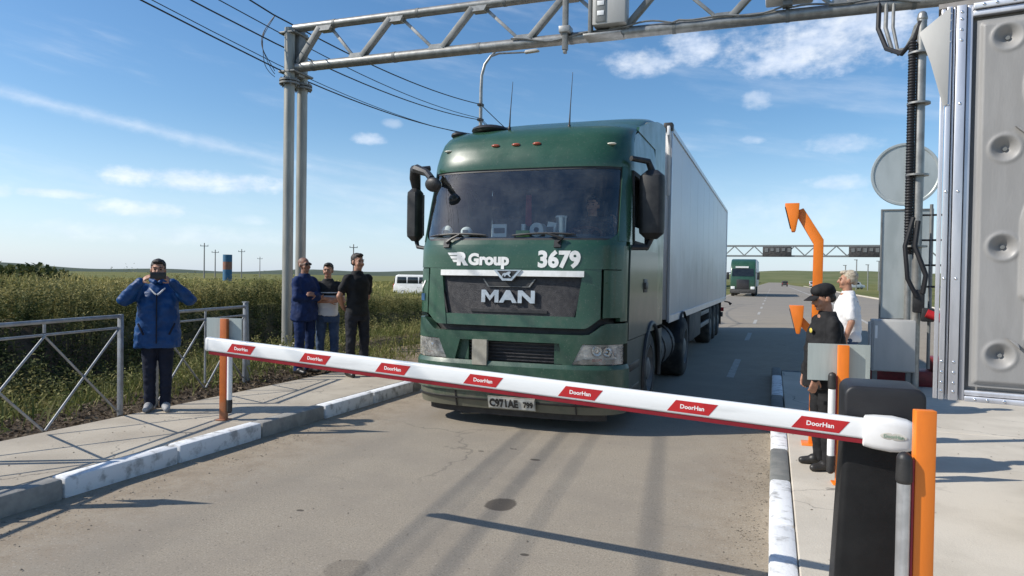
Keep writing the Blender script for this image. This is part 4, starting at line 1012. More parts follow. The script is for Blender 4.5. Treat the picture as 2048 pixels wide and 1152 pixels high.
# ------------------------------------------------------------------ photocell posts
def photopost(loc, rz, label, paint, tube_side=-1, plate=True, h=1.03, platew=.43):
    t = thing('photocell_post', label, 'post', loc, rz, 'photocell posts by the barrier')
    b = MB(); b.box(-.038, .038, -.022, .022, 0, h); b.build('column', paint, t, bev=.004)
    b = MB(); b.box(-.06, .06, -.06, .06, 0, .008); b.build('base_plate', paint, t, bev=.002)
    x = tube_side*.075
    b = MB(); b.cyl((x, -.015, .20), (x, -.015, .72), .026, 16); tb = b.build('sensor_tube', 'silver' if plate is False else 'white', t)
    b = MB(); b.cap((x, -.015, .72), (x, -.015, .80), .031, .029, 16); b.build('sensor_cap', 'black', tb)
    b = MB(); b.cap((x, -.015, .10), (x, -.015, .20), .027, .029, 16); b.build('sensor_foot', 'black' if plate else 'silver', tb)
    b = MB(); b.box(x*.35, x*.75, -.012, .012, .3, .34); b.box(x*.35, x*.75, -.012, .012, .66, .70); b.build('clamp', 'black', tb)
    b = MB(); b.box(x*.62-.004, x*.62+.004, -.028, -.004, .22, .80); b.build('red_strip', 'red_rubber', tb)
    if plate:
        b = MB(); b.box(-platew*.56, platew*.44, .028, .034, h-.27, h+.005); b.build('shield_plate', 'plate', t)
        b = MB()
        for z in (h-.05, h-.22): b.cyl((0, .02, z), (0, .045, z), .009, 8)
        b.build('bolt', 'galv', t)
    return t
photopost((-5.23, 5.76, .143), R(8), 'rust orange post with a pale shield plate on the left pavement', 'orange_old', 1, True, 1.03, .40)
photopost((-5.2, 3.22, .143), R(8), 'orange post on the near left pavement throwing a long thin shadow on the road', 'orange_old', 1, True, 1.03, .40)
photopost((.495, 5.77, .143), R(6), 'bright orange post with a grey shield plate beside the guard', 'orange', -1)
photopost((.572, 3.20, .143), R(10), 'nearest bright orange post in front of the black barrier cabinet', 'orange', -1, False, .995)

# ------------------------------------------------------------------ card reader stand
t = thing('reader_stand', 'orange gooseneck card reader stand with two wedge heads beside the truck lane', 'stand', (.37, 7.08, .143), 0)
b = MB(); w = .082
pts = [(0, 0, 0), (0.01, 0, 1.86), (-.15, 0, 2.10), (-.20, 0, 2.17)]
b.prism([(-.041, 0), (.041, 0), (.051, 1.88), (-.125, 2.17), (-.20, 2.14), (-.031, 1.84)], -.041, .041, 'xz'); b.build('column', 'orange', t, bev=.006)
b = MB(); b.bar((-.02, 0, 1.02), (-.15, 0, 1.16), .07, .08, None, (0, 1, 0)); b.build('lower_arm', 'orange', t, bev=.005)
b = MB(); b.box(-.1, .1, -.1, .1, 0, .012); b.build('base_plate', 'orange', t, bev=.002)
for z, sx_ in ((2.215, 0), (1.275, .055)):
    b = MB(); b.prism([(-.30, 0), (-.175, 0), (-.18, -.12), (-.205, -.26), (-.235, -.26)], -.075, .075, 'xz', Matrix.Translation((.015+sx_, 0, z))); o = b.build('reader_head', 'orange', t, bev=.006)
    b = MB(); b.prism([(-.296, -.03), (-.292, -.03), (-.243, -.23), (-.247, -.23)], -.05, .05, 'xz', Matrix.Translation((.012+sx_, 0, z))); b.build('reader_face', 'black', o)

# ------------------------------------------------------------------ gantry over the road
ga = thing('gantry', 'steel truss gantry on twin grey legs spanning the road above the lorry', 'gantry', (-9.5, 12.35, 0))
def twin_leg(x):
    for y in (-.09, .34):
        b = MB(); b.cyl((x, y, -.1), (x, y, 6.72), .108, 24); lg = b.build('leg', 'concrete_leg', ga)
        b = MB(); b.cyl((x, y, 5.56), (x, y, 5.60), .205, 24); b.cyl((x, y, 5.625), (x, y, 5.66), .205, 24)
        for i in range(8): a = i*math.pi/4; b.cyl((x+.165*math.cos(a), y+.165*math.sin(a), 5.52), (x+.165*math.cos(a), y+.165*math.sin(a), 5.70), .018, 6)
        b.build('flange', 'galv_dull', lg)
        b = MB(); b.box(x-.205, x+.205, y-.205, y+.205, -.1, .16); b.build('foot', 'concrete', lg, bev=.02)
    b = MB(); b.box(x-.16, x+.16, .01, .22, 5.75, 6.80); b.box(x-.20, x+.20, -.2, .45, 5.80, 5.84); b.box(x-.20, x+.20, -.2, .45, 6.60, 6.64); b.build('head_plate', 'galv_dull', ga, bev=.008)
twin_leg(0); twin_leg(13.6)
b = MB(); b.cyl((.05, 0, 5.93), (13.5, 0, 5.93), .10, 20); low_ = b.build('lower_chord', 'galv', ga)
b = MB(); b.cyl((.05, 0, 6.74), (13.5, 0, 6.74), .085, 20); up_ = b.build('upper_chord', 'galv', ga)
for x in (.5, 2.4, 4.2, 6.0, 7.8, 9.6, 11.4):
    b = MB(); b.cyl((x, 0, 5.93), (x+.06, 0, 5.93), .106, 20); b.build('weld_band', 'galv_dull', low_)
    b = MB(); b.cyl((x+.5, 0, 6.74), (x+.56, 0, 6.74), .091, 20); b.build('weld_band', 'galv_dull', up_)
bots = [.12+1.62+1.76*i for i in range(-1, 8)]; tops = [.78+1.68*i+.0 for i in range(8)]
bots = [.1, 1.62, 3.40, 5.16, 6.92, 8.68, 10.44, 12.2]; tops = [.80, 2.44, 4.2, 5.98, 7.72, 9.5, 11.3]
for i, tx in enumerate(tops):
    b = MB(); b.bar((bots[i]+.08, -.03, 6.0), (tx-.10, -.03, 6.68), .10, .13, None, (0, 1, 0)); b.build('diagonal', 'galv_dull', ga, bev=.006)  # darker steel than the other diagonals: shade painted into these members
    b = MB(); b.bar((tx+.12, .03, 6.68), (bots[i+1]-.12, .03, 6.0), .06, .05, None, (0, 1, 0)); b.build('diagonal', 'galv', ga, bev=.006)
    b = MB(); b.prism([(tx-.16, 6.70), (tx+.2, 6.70), (tx+.14, 6.60), (tx-.1, 6.60)], -.09, .09, 'xz'); b.build('gusset', 'galv', ga)
    b = MB(); b.prism([(bots[i+1]-.22, 5.98), (bots[i+1]+.16, 5.98), (bots[i+1]+.10, 6.07), (bots[i+1]-.16, 6.07)], -.09, .09, 'xz'); b.build('gusset', 'galv', ga)
def gbox(name, label, cat, x, y, z, parts):
    t = thing(name, label, cat, (x, y, z))
    for nm, mb, mt, bv in parts: mb.build(nm, mt, t, bev=bv)
    return t
a1 = MB(); a1.box(-.22, .36, -.12, .2, .10, .86); a2 = MB(); a2.box(-.16, .02, -.135, -.12, .14, .8); a3 = MB(); a3.box(-.36, .30, -.2, .2, -.10, -.06); a4 = MB(); a4.box(-.30, -.24, -.1, .06, -.06, .9)
a5 = MB()
for z in (.25, .42, .6): a5.box(-.13, -.01, -.145, -.135, z, z+.08)
gbox('detector_box', 'light grey detector cabinet hanging on the gantry above the lorry', 'detector', -2.82, 12.2, 5.93, [('enclosure', a1, 'greybox', .02), ('door', a2, 'galv_dull', .004), ('tray', a3, 'galv', .006), ('bracket', a4, 'galv_dull', .006), ('connector', a5, 'white', .004)])
a1 = MB(); a1.box(-.045, .045, -.05, .05, -.25, 1.6); a2 = MB(); a2.box(-.10, .10, -.08, .14, .05, .16); a3 = MB(); a3.box(-.03, .03, -.04, .04, -.31, -.25)
gbox('sensor_mast', 'short square post clamped to the gantry left of the detector cabinet', 'mast', -3.55, 12.18, 5.93, [('shaft', a1, 'galv_dull', .006), ('clamp', a2, 'galv', .006), ('tip', a3, 'galv_dull', .01)])
a1 = MB(); a1.box(-.36, .36, -.16, .2, 0, .5); a2 = MB(); a2.box(-.1, .05, -.1, .1, -.08, 0); a3 = MB(); a3.cyl((-.2, -.2, .25), (-.2, -.16, .25), .1, 20)
gbox('camera_housing', 'grey housing on the gantry at the top edge right of the clouds', 'camera', .15, 12.25, 6.12, [('enclosure', a1, 'greybox', .03), ('mount', a2, 'galv_dull', .006), ('lens', a3, 'black', .004)])
b = MB(); pts = []
for i in range(60):
    x = -4.6+6.6*i/59; pts.append((x, 12.35-.115, 5.97+.055*math.sin(x*2.1)+.03*math.sin(x*5.3)+(0.06 if -1.6 < x < .2 else 0)))
b.tube(pts, .016, 6); tag(b.build('gantry_cable', 'galv_dull'), 'pale grey cable snaking along the lower tube of the gantry', 'cable')
# wires along the row of posts
def sag(p, q, s, n=14):
    p, q = Vector(p), Vector(q); return [p.lerp(q, i/n)-Vector((0, 0, 4*s*(i/n)*(1-i/n))) for i in range(n+1)]
for i, (zl, dy, zs, za, r_, lab) in enumerate(((5.86, .0, 8.4, 6.74, .014, 'lowest black overhead wire running past the gantry leg'), (6.36, -.2, 9.0, 7.28, .014, 'second black overhead wire from below on the gantry leg'), (6.62, -.3, 9.2, 7.34, .010, 'thin overhead wire just above the second thick wire'), (6.92, -.45, 10.0, 7.84, .015, 'topmost black overhead wire reaching the gantry leg top'), (5.95, .1, 8.6, 6.70, .008, 'faint thin overhead wire beside the lowest thick wire'))):
    pth = sag((-9.75, -14, zs), (-9.68, 12.1+dy*.3, zl), (.35, .55, .5, .4, .38)[i])+sag((-9.66, 12.2+dy*.3, zl), (-10.02, 23.65, za), .22)[1:]+sag((-10.02, 23.7, za), (-10.4, 48, za+.2), .9)[1:]
    b = MB(); b.tube(pth, r_, 6); tag(b.build('overhead_wire', 'cable'), lab, 'wire', 'overhead wires along the posts')
b = MB()
for k in range(3):
    b.tube([(-9.70-(.16+.07*k)*math.sin(math.pi*s_)*(1+.4*math.sin(5*s_+k)), 12.05-.15*math.sin(math.pi*s_), 6.95-(1.15+.06*k)*s_-.10*math.sin(math.pi*s_)) for s_ in np.linspace(0, 1, 18)], .007, 6)
tag(b.build('wire_loop', 'cable'), 'loose black wire loops hanging on the top of the gantry leg', 'cable')
# lamp post behind
t = thing('lamp_post', 'tall curved grey lamp post with two arms rising behind the green cab', 'lamp post', (-10.05, 23.75, 0))
b = MB(); b.tube([(0, 0, -.1), (0, 0, 8.4), (.02, 0, 8.9), (.12, .03, 9.3), (.34, .1, 9.62)], [.10, .06, .055, .05, .045], 12); b.build('column', 'galv', t)
b = MB(); b.tube([(.34, .1, 9.60), (.6, .2, 9.70), (1.5, .55, 9.76)], [.042, .035, .03], 10); o = b.build('arm', 'galv', t)
b = MB(); b.prism([(1.45, 9.73), (1.95, 9.75), (2.0, 9.79), (1.9, 9.84), (1.5, 9.82)], .48, .68, 'xz'); b.build('lamp_head', 'greybox', o, bev=.015)
b = MB(); b.tube([(.34, .1, 9.60), (.62, .25, 9.98), (.95, .5, 10.2)], [.042, .036, .03], 10); o = b.build('arm', 'galv', t)
b = MB(); b.prism([(.9, 10.16), (1.35, 10.3), (1.38, 10.35), (1.2, 10.36), (.92, 10.24)], .42, .64, 'xz'); b.build('lamp_head', 'greybox', o, bev=.015)
b = MB()
for z in (7.84, 7.3, 6.74): b.box(-.09, .09, -.13, .08, z-.04, z+.04)
b.build('wire_clamp', 'black', t)

# ------------------------------------------------------------------ pole, control box, sign by the right lane
t = thing('cable_pole', 'thin galvanised pole with a black ribbed conduit and metal clamps', 'pole', (1.88, 11.33, .143))
b = MB(); b.cyl((0, 0, 0), (0, 0, 5.2), .062, 20); b.cap((0, 0, 5.2), (0, 0, 5.24), .07, .06, 16); b.build('column', 'galv', t)
b = MB(); pts = []; rs = []
for i in range(150):
    z = 1.9+i*.020; pts.append((-.115, -.02, z)); rs.append(.046 if i % 2 else .056)
b.tube(pts, rs, 10); cdu = b.build('conduit', 'cable', t)
for z in (2.0, 3.0, 4.0, 4.7):
    b = MB(); b.cyl((-.02, 0, z), (-.02, 0, z+.025), .15, 16); b.build('clamp', 'galv', cdu)
for z in (1.45, 1.75, 2.1, 2.45):
    b = MB(); b.cyl((.06, 0, z), (.30, -.02, z), .014, 8); b.build('rung', 'cable', t)
b = MB(); b.cyl((.17, 0, .3), (.17, 0, 2.6), .022, 10); b.build('side_rod', 'galv_dull', t)
for k, (dx_, r_) in enumerate(((0, .035), (.10, .03), (.2, .024))):
    b = MB(); b.tube([(1.45+dx_, 12.3, 5.98), (1.42+dx_, 12.1, 5.5), (1.50+dx_*.8, 11.8, 5.1-.05*k), (1.66+dx_*.5, 11.5, 4.92+.06*k), (1.80, 11.34, 5.08+.08*k), (1.86, 11.3, 5.3)], r_, 8)
    tag(b.build('cable_loop', 'galv_dull' if k else 'cable'), ['thick black cable loop hanging from the gantry to the pole top', 'middle grey cable loop hanging from the gantry to the pole top', 'thin inner grey cable loop beside the pole top'][k], 'cable', 'cable loops at the pole top')
t2 = thing('connector_box', 'black cable junction with a red plug on the galvanised pole', 'connector', (1.98, 11.18, 1.25))
b = MB(); b.box(-.16, -.02, -.05, .05, -.02, .30); b.box(-.06, .1, -.06, .06, -.14, .05); b.build('body', 'black', t2, bev=.02)
b = MB(); b.cyl((.0, -.05, -.02), (.26, -.06, -.12), .06, 12); b.build('plug', 'red', t2)
b = MB(); b.tube([(-.18, -.02, 1.3), (-.28, -.05, .9), (-.24, -.06, .45), (-.12, -.05, .2)], .03, 8); b.tube([(-.12, -.02, 1.25), (-.16, -.06, .9), (-.02, -.07, .5), (-.05, -.05, .25)], .034, 8); b.build('lead', 'cable', t2)
t = thing('control_box', 'grey metal control box with a white sticker in front of the pole', 'control box', (1.58, 11.1, .143))
b = MB(); b.box(-.27, .27, -.02, .22, .26, .98); b.build('enclosure', 'greybox', t, bev=.012)
b = MB(); b.box(-.25, .265, -.045, -.022, .275, .965); d_ = b.build('door', 'greybox', t, bev=.008)
b = MB(); b.box(-.30, -.272, 0, .2, .3, .94); b.build('side_flange', 'greybox', t, bev=.004)
b = MB(); b.box(-.235, -.205, -.048, -.045, .72, .90); b.build('sticker', 'paper', d_)
b = MB(); b.box(.18, .24, .10, .16, 0, .27); b.build('leg', 'galv_dull', t)
b = MB(); b.box(-.24, -.18, .10, .16, 0, .27); b.build('leg', 'galv_dull', t)
t = thing('red_plinth', 'dark red steel plinth on the pavement behind the control box', 'plinth', (1.95, 11.9, .143))
b = MB(); b.box(-.62, .5, -.25, .25, .0, .22); b.build('base', 'deepred', t, bev=.015)
b = MB(); b.box(.22, .5, -.22, .22, .22, .42); b.build('upstand', 'deepred', t, bev=.015)
t = thing('road_sign', 'round road sign seen from its grey back above a tall zinc board', 'sign', (1.95, 12.46, .143))
b = MB(); b.cyl((0, 0, 0), (0, 0, 3.75), .042, 14); b.build('post', 'galv', t)
b = MB(); n = 48; rows = []
for rr, yy_ in ((0, .06), (.44, .06), (.455, .045), (.485, .045), (.49, .055), (.49, .075), (0, .08)):
    rows.append([(-.05+rr*math.cos(2*math.pi*i/n), yy_, 3.19+rr*math.sin(2*math.pi*i/n)) for i in range(n+1)])
b.grid(rows); disc = merged(b, 'sign_disc', 'sheet', t)
b = MB(); b.box(-.37, .33, .05, .062, .93, 2.64); bd = b.build('board', 'sheet', t)
b = MB()
for x0, x1, z0, z1 in ((-.385, -.36, .92, 2.65), (.32, .345, .92, 2.65), (-.36, .32, 2.625, 2.65), (-.36, .32, .92, .945)): b.box(x0, x1, .035, .066, z0, z1)
b.build('board_frame', 'galv_dull', bd, bev=.003)

# ------------------------------------------------------------------ grey equipment shelter on the right
sh_ = thing('equipment_shelter', 'grey ribbed equipment shelter with aluminium frame rails at the right edge', 'shelter', (.89, 4.74, .97), R(-10.5))
b = MB(); b.box(.03, 2.3, .04, 1.0, .02, 2.24); b.build('body', 'shelter', sh_, bev=.01)
nx, nz_ = 150, 240; rows = []
xs_ = np.linspace(.17, 1.25, nx); zs_ = np.linspace(.085, 2.165, nz_)
XX, ZZ = np.meshgrid(xs_, zs_)
edge = np.minimum.reduce([XX-.17, ZZ-.085, 2.165-ZZ])
hgt = .022*sstep(.0, .025, edge-.012)
xb = .40+.13*np.exp(-((ZZ-2.05)/.13)**2)+.10*np.exp(-((ZZ-.27)/.16)**2)+.08*sstep(.62, .5, ZZ)*sstep(.38, .5, ZZ)
xb = xb+.07*sstep(1.0, 1.3, ZZ)*sstep(1.75, 1.45, ZZ)
hgt = hgt+.032*sstep(-.014, .014, XX-xb)*sstep(.0, .05, edge-.05)
for zc_ in (2.05, 1.43, .88, .27):
    d_ = np.hypot(XX-.315, ZZ-zc_)
    hgt = hgt-.042*sstep(.068, .010, d_)+.006*np.exp(-((d_-.074)/.010)**2)
pl = np.maximum(abs(XX-.76)-.33, abs(ZZ-.54)-.175); hgt = hgt+.026*sstep(.012, -.012, pl)
pl = np.maximum(abs(XX-.80)-.28, abs(ZZ-.54)-.09); hgt = hgt-.016*sstep(.012, -.012, pl)
b = MB(); b.grid([[(XX[j, i], .005-hgt[j, i], ZZ[j, i]) for i in range(nx)] for j in range(nz_)])
pn = b.build('door_panel', 'shelter', sh_, ang=60)
for zc_ in (2.05, 1.43, .88, .27):
    b = MB(); b.cyl((.315, .05, zc_), (.315, .012, zc_), .012, 10); b.cyl((.315, .05, zc_), (.315, .028, zc_), .02, 6); b.build('latch_bolt', 'galv_dull', pn)
for xx_, zz_ in ((.39, 1.515), (.375, .345), (.45, .30)):
    b = MB(); b.prism([(xx_-.035, zz_+.03), (xx_+.02, zz_), (xx_+.03, zz_-.035)], -.05, 0, 'xz'); b.build('rib_wedge', 'shelter', pn, bev=.004)
b = MB(); b.tube([(.62, -.03, .56), (.62, -.07, .56), (.9, -.07, .56), (.9, -.03, .56)], .013, 8); b.build('door_handle', 'black', pn)
for x0, x1, y0_, y1_ in ((-.005, .018, .0, .06), (.022, .05, -.03, .03), (.054, .066, -.008, .03), (.070, .118, -.026, .03), (.122, .150, -.006, .03)):
    b = MB(); b.box(x0, x1, y0_, y1_, 0, 2.26); b.build('frame_rail', 'alu', sh_, bev=.005)
for z0_, z1_, y0_ in ((0, .03, -.028), (.034, .062, -.012), (2.19, 2.222, -.014), (2.226, 2.26, -.028)):
    b = MB(); b.box(.15, 2.3, y0_, .03, z0_, z1_); b.build('cross_rail', 'alu', sh_, bev=.005)
b = MB()
for x in (.036, .095):
    for z in (.05, .10, .16, .22, 2.06, 2.12, 2.18, 2.22, 1.2, .7, 1.7): b.ell((x, -.031 if x < .05 else -.027, z), (.008, .005, .008), None, 8, 6)
for x in (.2, .26, .34, .45): b.ell((x, -.029, .016), (.008, .005, .008), None, 8, 6); b.ell((x, -.029, 2.245), (.008, .005, .008), None, 8, 6)
b.build('rivet', 'chrome', sh_)
b = MB(); b.prism([(-.115, 2.13), (.04, 2.255), (.035, 1.70), (.012, 1.69), (-.055, 1.95)], -.036, -.031, 'xz'); b.build('corner_bracket', 'greybox', sh_, bev=.001)
for x in (1.3, 2.1):
    b = MB(); b.box(x, x+.1, .2, .3, -.83, .02); b.box(x, x+.1, .75, .85, -.83, .02); b.build('leg_frame', 'deepred', sh_)
b = MB(); b.box(-.02, 2.35, -.0, 1.05, 2.262, 2.29); b.build('roof_sheet', 'wood', sh_)

# ------------------------------------------------------------------ railing
def railing(p0, p1, label, mid=False, tilt=0):
    p0, p1 = Vector(p0), Vector(p1); d = p1-p0; L = d.length; rz = math.atan2(d.y, d.x)
    t = thing('railing', label, 'railing', p0, rz, 'pavement railing sections')
    def tb(name, pts, r, mt='fence'): b = MB(); b.tube(pts, r, 10); return b.build(name, mt, t)
    for x in (0, L):
        b = MB(); b.box(x-.022, x+.022, -.022, .022, -.1, 1.07); b.build('post', 'fence', t, bev=.005)
    tb('top_rail', [(0, 0, 1.05), (L, 0, 1.05)], .020); tb('lower_rail', [(.03, 0, .93), (L-.03, 0, .93)], .0125)
    tb('strut', [(L/2, 0, .95 if not mid else .12), (L/2, 0, 1.04)], .013)
    for a, c in (((.03, .93), (L/2, .06)), ((L/2, .93), (.03, .06)), ((L/2, .93), (L-.03, .06)), ((L-.03, .93), (L/2, .06))): tb('brace', [(a[0], .012 if a[0] < c[0] else -.012, a[1]), (c[0], .012 if a[0] < c[0] else -.012, c[1])], .0115)
    return t
railing((-6.40, 5.55, .12), (-6.0, 3.6, .12), 'grey tube railing section left of the man in the blue jacket')
railing((-6.52, 6.12, .12), (-6.95, 8.05, .12), 'grey tube railing section behind and right of the man in the blue jacket', True)
railing((-5.99, 3.52, .12), (-5.6, 1.6, .12), 'nearest grey tube railing section at the left edge')
t = thing('end_post', 'leaning grey railing end post near the gantry leg', 'post', (-7.02, 8.2, .10), 0)
b = MB(); b.bar((0, 0, -.1), (-.10, .06, 1.12), .06, .06); b.build('shaft', 'fence', t, bev=.006); b = MB(); b.box(-.14, -.07, .03, .10, 1.115, 1.13); b.build('cap', 'fence', t)

# ------------------------------------------------------------------ far things
fg = thing('far_gantry', 'distant lattice gantry with dark display boards crossing the road far behind', 'gantry', (0, 112, 0))
for x in (-14, 20):
    b = MB(); b.bar((x, 0, -.1), (x, 0, 6.9), .5, .5); b.build('leg', 'galv', fg)
b = MB()
for z in (5.35, 6.85): b.bar((-14, 0, z), (20, 0, z), .22, .22); b.bar((-14, 1, z), (20, 1, z), .22, .22)
b.build('chord', 'galv', fg)
b = MB(); x = -14.0; k = 0
while x < 20: b.bar((x, 0, 5.4 if k % 2 else 6.8), (x+1.4, 0, 6.8 if k % 2 else 5.4), .16, .16, None, (0, 1, 0)); x += 1.4; k += 1
b.build('lattice', 'galv', fg)
for x in (-1.6, 10.0):
    b = MB(); b.box(x, x+4.0, -.35, -.12, 5.2, 6.7); o = b.build('display_board', 'skirt', fg, bev=.04)
    for i in range(5): b = MB(); b.box(x+.3+i*.78, x+.75+i*.78, -.40, -.35, 5.9+.15*(i % 2), 6.5); b.build('display_unit', 'galv_dull', o)
def far_truck(loc):
    t = thing('truck', 'distant dark green lorry with white lettering coming along the same lane', 'truck', loc)
    b = MB(); b.prism([(0, .35), (0, 1.6), (.05, 2.1), (.35, 3.0), (.7, 3.5), (1.6, 3.85), (2.3, 3.95), (2.3, .35)], -1.24, 1.24, 'yz'); b.build('cab', 'green', t, bev=.12, seg=3)
    b = MB(); b.box(-1.26, 1.26, 2.9, 16, 1.0, 3.95); b.build('cargo_box', 'trailer', t, bev=.03)
    b = MB(); b.add([(-1.08, .02, 2.1), (1.08, .02, 2.1), (1.03, .29, 2.88), (-1.03, .29, 2.88)], [(0, 1, 2, 3)]); b.build('windscreen', 'glass_dark', t, solid=0)
    b = MB(); b.box(-.62, .62, -.03, .02, .75, 1.75); b.build('grille', 'grille', t, bev=.02)
    b = MB(); b.box(-1.27, 1.27, -.08, .3, .32, .72); b.build('bumper', 'skirt', t, bev=.05)
    for sg in (-1, 1):
        b = MB(); b.box(*sorted((sg*.78, sg*1.18)), -.1, 0, .74, 1.02); b.build('headlight', 'paper', t, bev=.03)
        b = MB(); b.box(*sorted((sg*1.38, sg*1.64)), .2, .36, 1.75, 2.5); b.bar((sg*1.2, .3, 2.45), (sg*1.5, .28, 2.45), .08, .08); b.build('side_mirror', 'black', t, bev=.03)
        wheel(t, sg*1.05, 1.5, .5, .5, .34, sg); wheel(t, sg*1.0, 5.2, .5, .5, .56, sg); wheel(t, sg*1.0, 12.5, .5, .5, .4, sg)
    b = MB(); b.box(-.75, .55, .24, .30, 2.95, 3.13, Matrix.Translation((0, .03, 0))); b.build('lettering', 'decal', t)
far_truck((-3.0, 77.5, 0))
def vehicle(loc, rz, label, paint, group=None, L=4.4, H=1.75, name='parked_car'):
    t = thing(name, label, 'van' if name == 'white_van' else 'car', loc, rz, group)
    b = MB(); b.prism([(0, .35), (0, .95), (.1, 1.05), (.16, H-.08), (.35, H), (L*.62, H), (L*.72, H-.1), (L*.80, 1.08), (L*.97, .95), (L, .75), (L, .35)], -.85, .85, 'xz'); b.build('body', paint, t, bev=.07, seg=3)
    for sg in (-1, 1):
        for x0, x1 in ((.28, .28+L*.16), (.36+L*.16, .36+L*.34), (.44+L*.34, L*.66)):
            b = MB(); b.prism([(x0, 1.10), (x1+.04, 1.10), (x1, H-.16), (x0+.04, H-.16)], *sorted((sg*.852, sg*.862)), 'xz'); b.build('window', 'glass_dark', t, bev=.004)
        for x in (L*.18, L*.80): wheel(t, sg*.74, 0, 0, .34, .22, sg).location = (0, 0, 0)
    for ch in [c for c in t.children if c.name.startswith('wheel')]: pass
    b = MB(); b.prism([(L*.735, H-.14), (L*.80, 1.10), (L*.805, 1.10), (L*.745, H-.14)], -.7, .7, 'xz'); b.build('windscreen', 'glass_dark', t)
    b = MB(); b.box(-.012, 0, -.62, .62, 1.05, H-.25); b.build('rear_window', 'glass_dark', t)
    for sg in (-1, 1):
        b = MB(); b.box(-.02, .03, *sorted((sg*.66, sg*.82)), .7, 1.05); b.build('tail_light', 'red', t, bev=.01)
    return t
def fix_wheels(t, L):
    ws_ = [c for c in t.children if c.name.startswith('wheel')]
    for i, c in enumerate(ws_):
        sg = -1 if i < 2 else 1
        c.matrix_local = Matrix.Translation(((L*.18, L*.80)[i % 2], sg*.74, .34)) @ Matrix.Rotation(R(90), 4, 'Z') @ Matrix.Translation((-sg*.74, 0, 0))
v = vehicle((-24.9, 44.3, .0), R(6), 'white van standing in the field beyond the weeds left of the lorry', 'white', None, 4.3, 1.7, 'white_van'); fix_wheels(v, 4.3)
for loc, rz, lab, pt in (((3.3, 235, .0), 1.6, 'tiny dark car far down the road', 'skirt'), ((10.3, 217, 0), 1.4, 'tiny silver car far off right of the road centre', 'silver'), ((16.5, 190, 0), .4, 'tiny white car parked far off behind the two men on the right', 'white')):
    v = vehicle(loc, rz, lab, pt, 'distant cars on the far road'); fix_wheels(v, 4.4)
for x, y, h_ in ((14.2, 165, 5.2), (16.4, 166, 6.4), (18.7, 167, 5.4), (20.8, 167.5, 6.2)):
    t = thing('far_pole', '%s pale pole of the far row beyond the pavement' % {14.2: 'first', 16.4: 'second', 18.7: 'third', 20.8: 'fourth'}[x], 'pole', (x, y, -.1), 0, 'pale poles far off on the right')
    b = MB(); b.cyl((0, 0, 0), (0, 0, h_), .11, 8); b.build('shaft', 'galv', t); b = MB(); b.box(-.5, .2, -.12, .12, h_, h_+.14); b.build('lamp_head', 'galv', t)
for x, y, h_, lab in ((-127.9, 134, 8.5, 'first bare utility pole on the left horizon'), (-140.3, 150.9, 7.6, 'second utility pole just right of the first'), (-140.7, 161.4, 8.2, 'utility pole on the horizon right of the blue and rust pillar'), (-88.9, 137.8, 8.3, 'utility pole on the horizon above the man in black'), (-176.5, 212, 7.5, 'faint utility pole far away left of the gantry legs')):
    t = thing('utility_pole', lab, 'pole', (x, y, .2), .7, 'utility poles along the horizon')
    b = MB(); b.cyl((0, 0, 0), (0, 0, h_), .16, 8, .11); b.build('shaft', 'wood', t); b = MB(); b.box(-.9, .9, -.07, .07, h_-.8, h_-.66); b.build('crossarm', 'wood', t)
    b = MB()
    for k in (-.8, .8): b.cyl((k, 0, h_-.66), (k, 0, h_-.4), .07, 6)
    b.build('insulator', 'galv_dull', t)
K['stele_blue'] = mat('faded_blue', (.03, .12, .22), (.05, .15, .25), 2, .7); K['stele_rust'] = mat('faded_rust', (.22, .09, .06), (.28, .13, .09), 2, .7)
t = thing('roadside_pillar', 'small blue and rust coloured pillar standing on the horizon', 'pillar', (-72.2, 80, .2), .7)
for nm, z0, z1, mt in (('upper_band', 3.0, 4.0, 'stele_blue'), ('middle_band', 1.9, 2.995, 'stele_rust'), ('lower_band', 0, 1.895, 'stele_blue')):
    b = MB(); b.cyl((0, 0, z0), (0, 0, z1), .62, 20); b.build(nm, mt, t)
# ------------------------------------------------------------------ people
K['skin'] = mat('skin', (.42, .22, .14), (.36, .18, .115), 14, .55, bump=.05, bscale=120)
K['skin_tan'] = mat('tanned_skin', (.30, .15, .095), (.25, .12, .078), 14, .55)
K['lips'] = mat('lips', (.25, .085, .07), None, 1, .5); K['eye'] = mat('dark_eyes', (.02, .015, .012), None, 1, .3)
K['hair_black'] = mat('black_hair', (.010, .008, .007), (.03, .025, .02), 60, .6, bump=.6, bscale=120)
K['hair_dark'] = mat('dark_brown_hair', (.018, .012, .009), (.04, .028, .02), 60, .6, bump=.6, bscale=120)
K['hair_blond'] = mat('greying_blond_hair', (.50, .44, .34), (.34, .28, .20), 50, .6, bump=.6, bscale=120)
K['stubble'] = mat('shaved_scalp', (.20, .11, .075), (.13, .08, .06), 70, .6)
def cloth(name, a, b_, sc=7, r=.8, bump=.35): return mat(name, a, b_, sc, r, bump=bump, bscale=22, spec=.25)
K['blue_jacket'] = cloth('blue_anorak_fabric', (.011, .064, .20), (.008, .042, .135), 5, .5)
K['navy'] = cloth('navy_workwear', (.011, .030, .105), (.008, .018, .062))
K['navy_dark'] = cloth('dark_navy_trousers', (.010, .013, .026), (.014, .018, .034))
K['jeans'] = cloth('blue_denim', (.030, .055, .11), (.055, .085, .15), 9)
K['blackcloth'] = cloth('black_cotton', (.011, .011, .012), (.02, .02, .021))
K['charcoal'] = cloth('charcoal_trousers', (.014, .015, .02), (.022, .023, .029))
K['whitecloth'] = cloth('white_shirt_cotton', (.74, .74, .74), (.66, .66, .67))
K['shoe_black'] = mat('black_shoe_leather', (.014, .013, .012), (.03, .027, .024), 8, .45); K['shoe_grey'] = mat('grey_trainers', (.20, .20, .21), (.34, .34, .34), 10, .7)
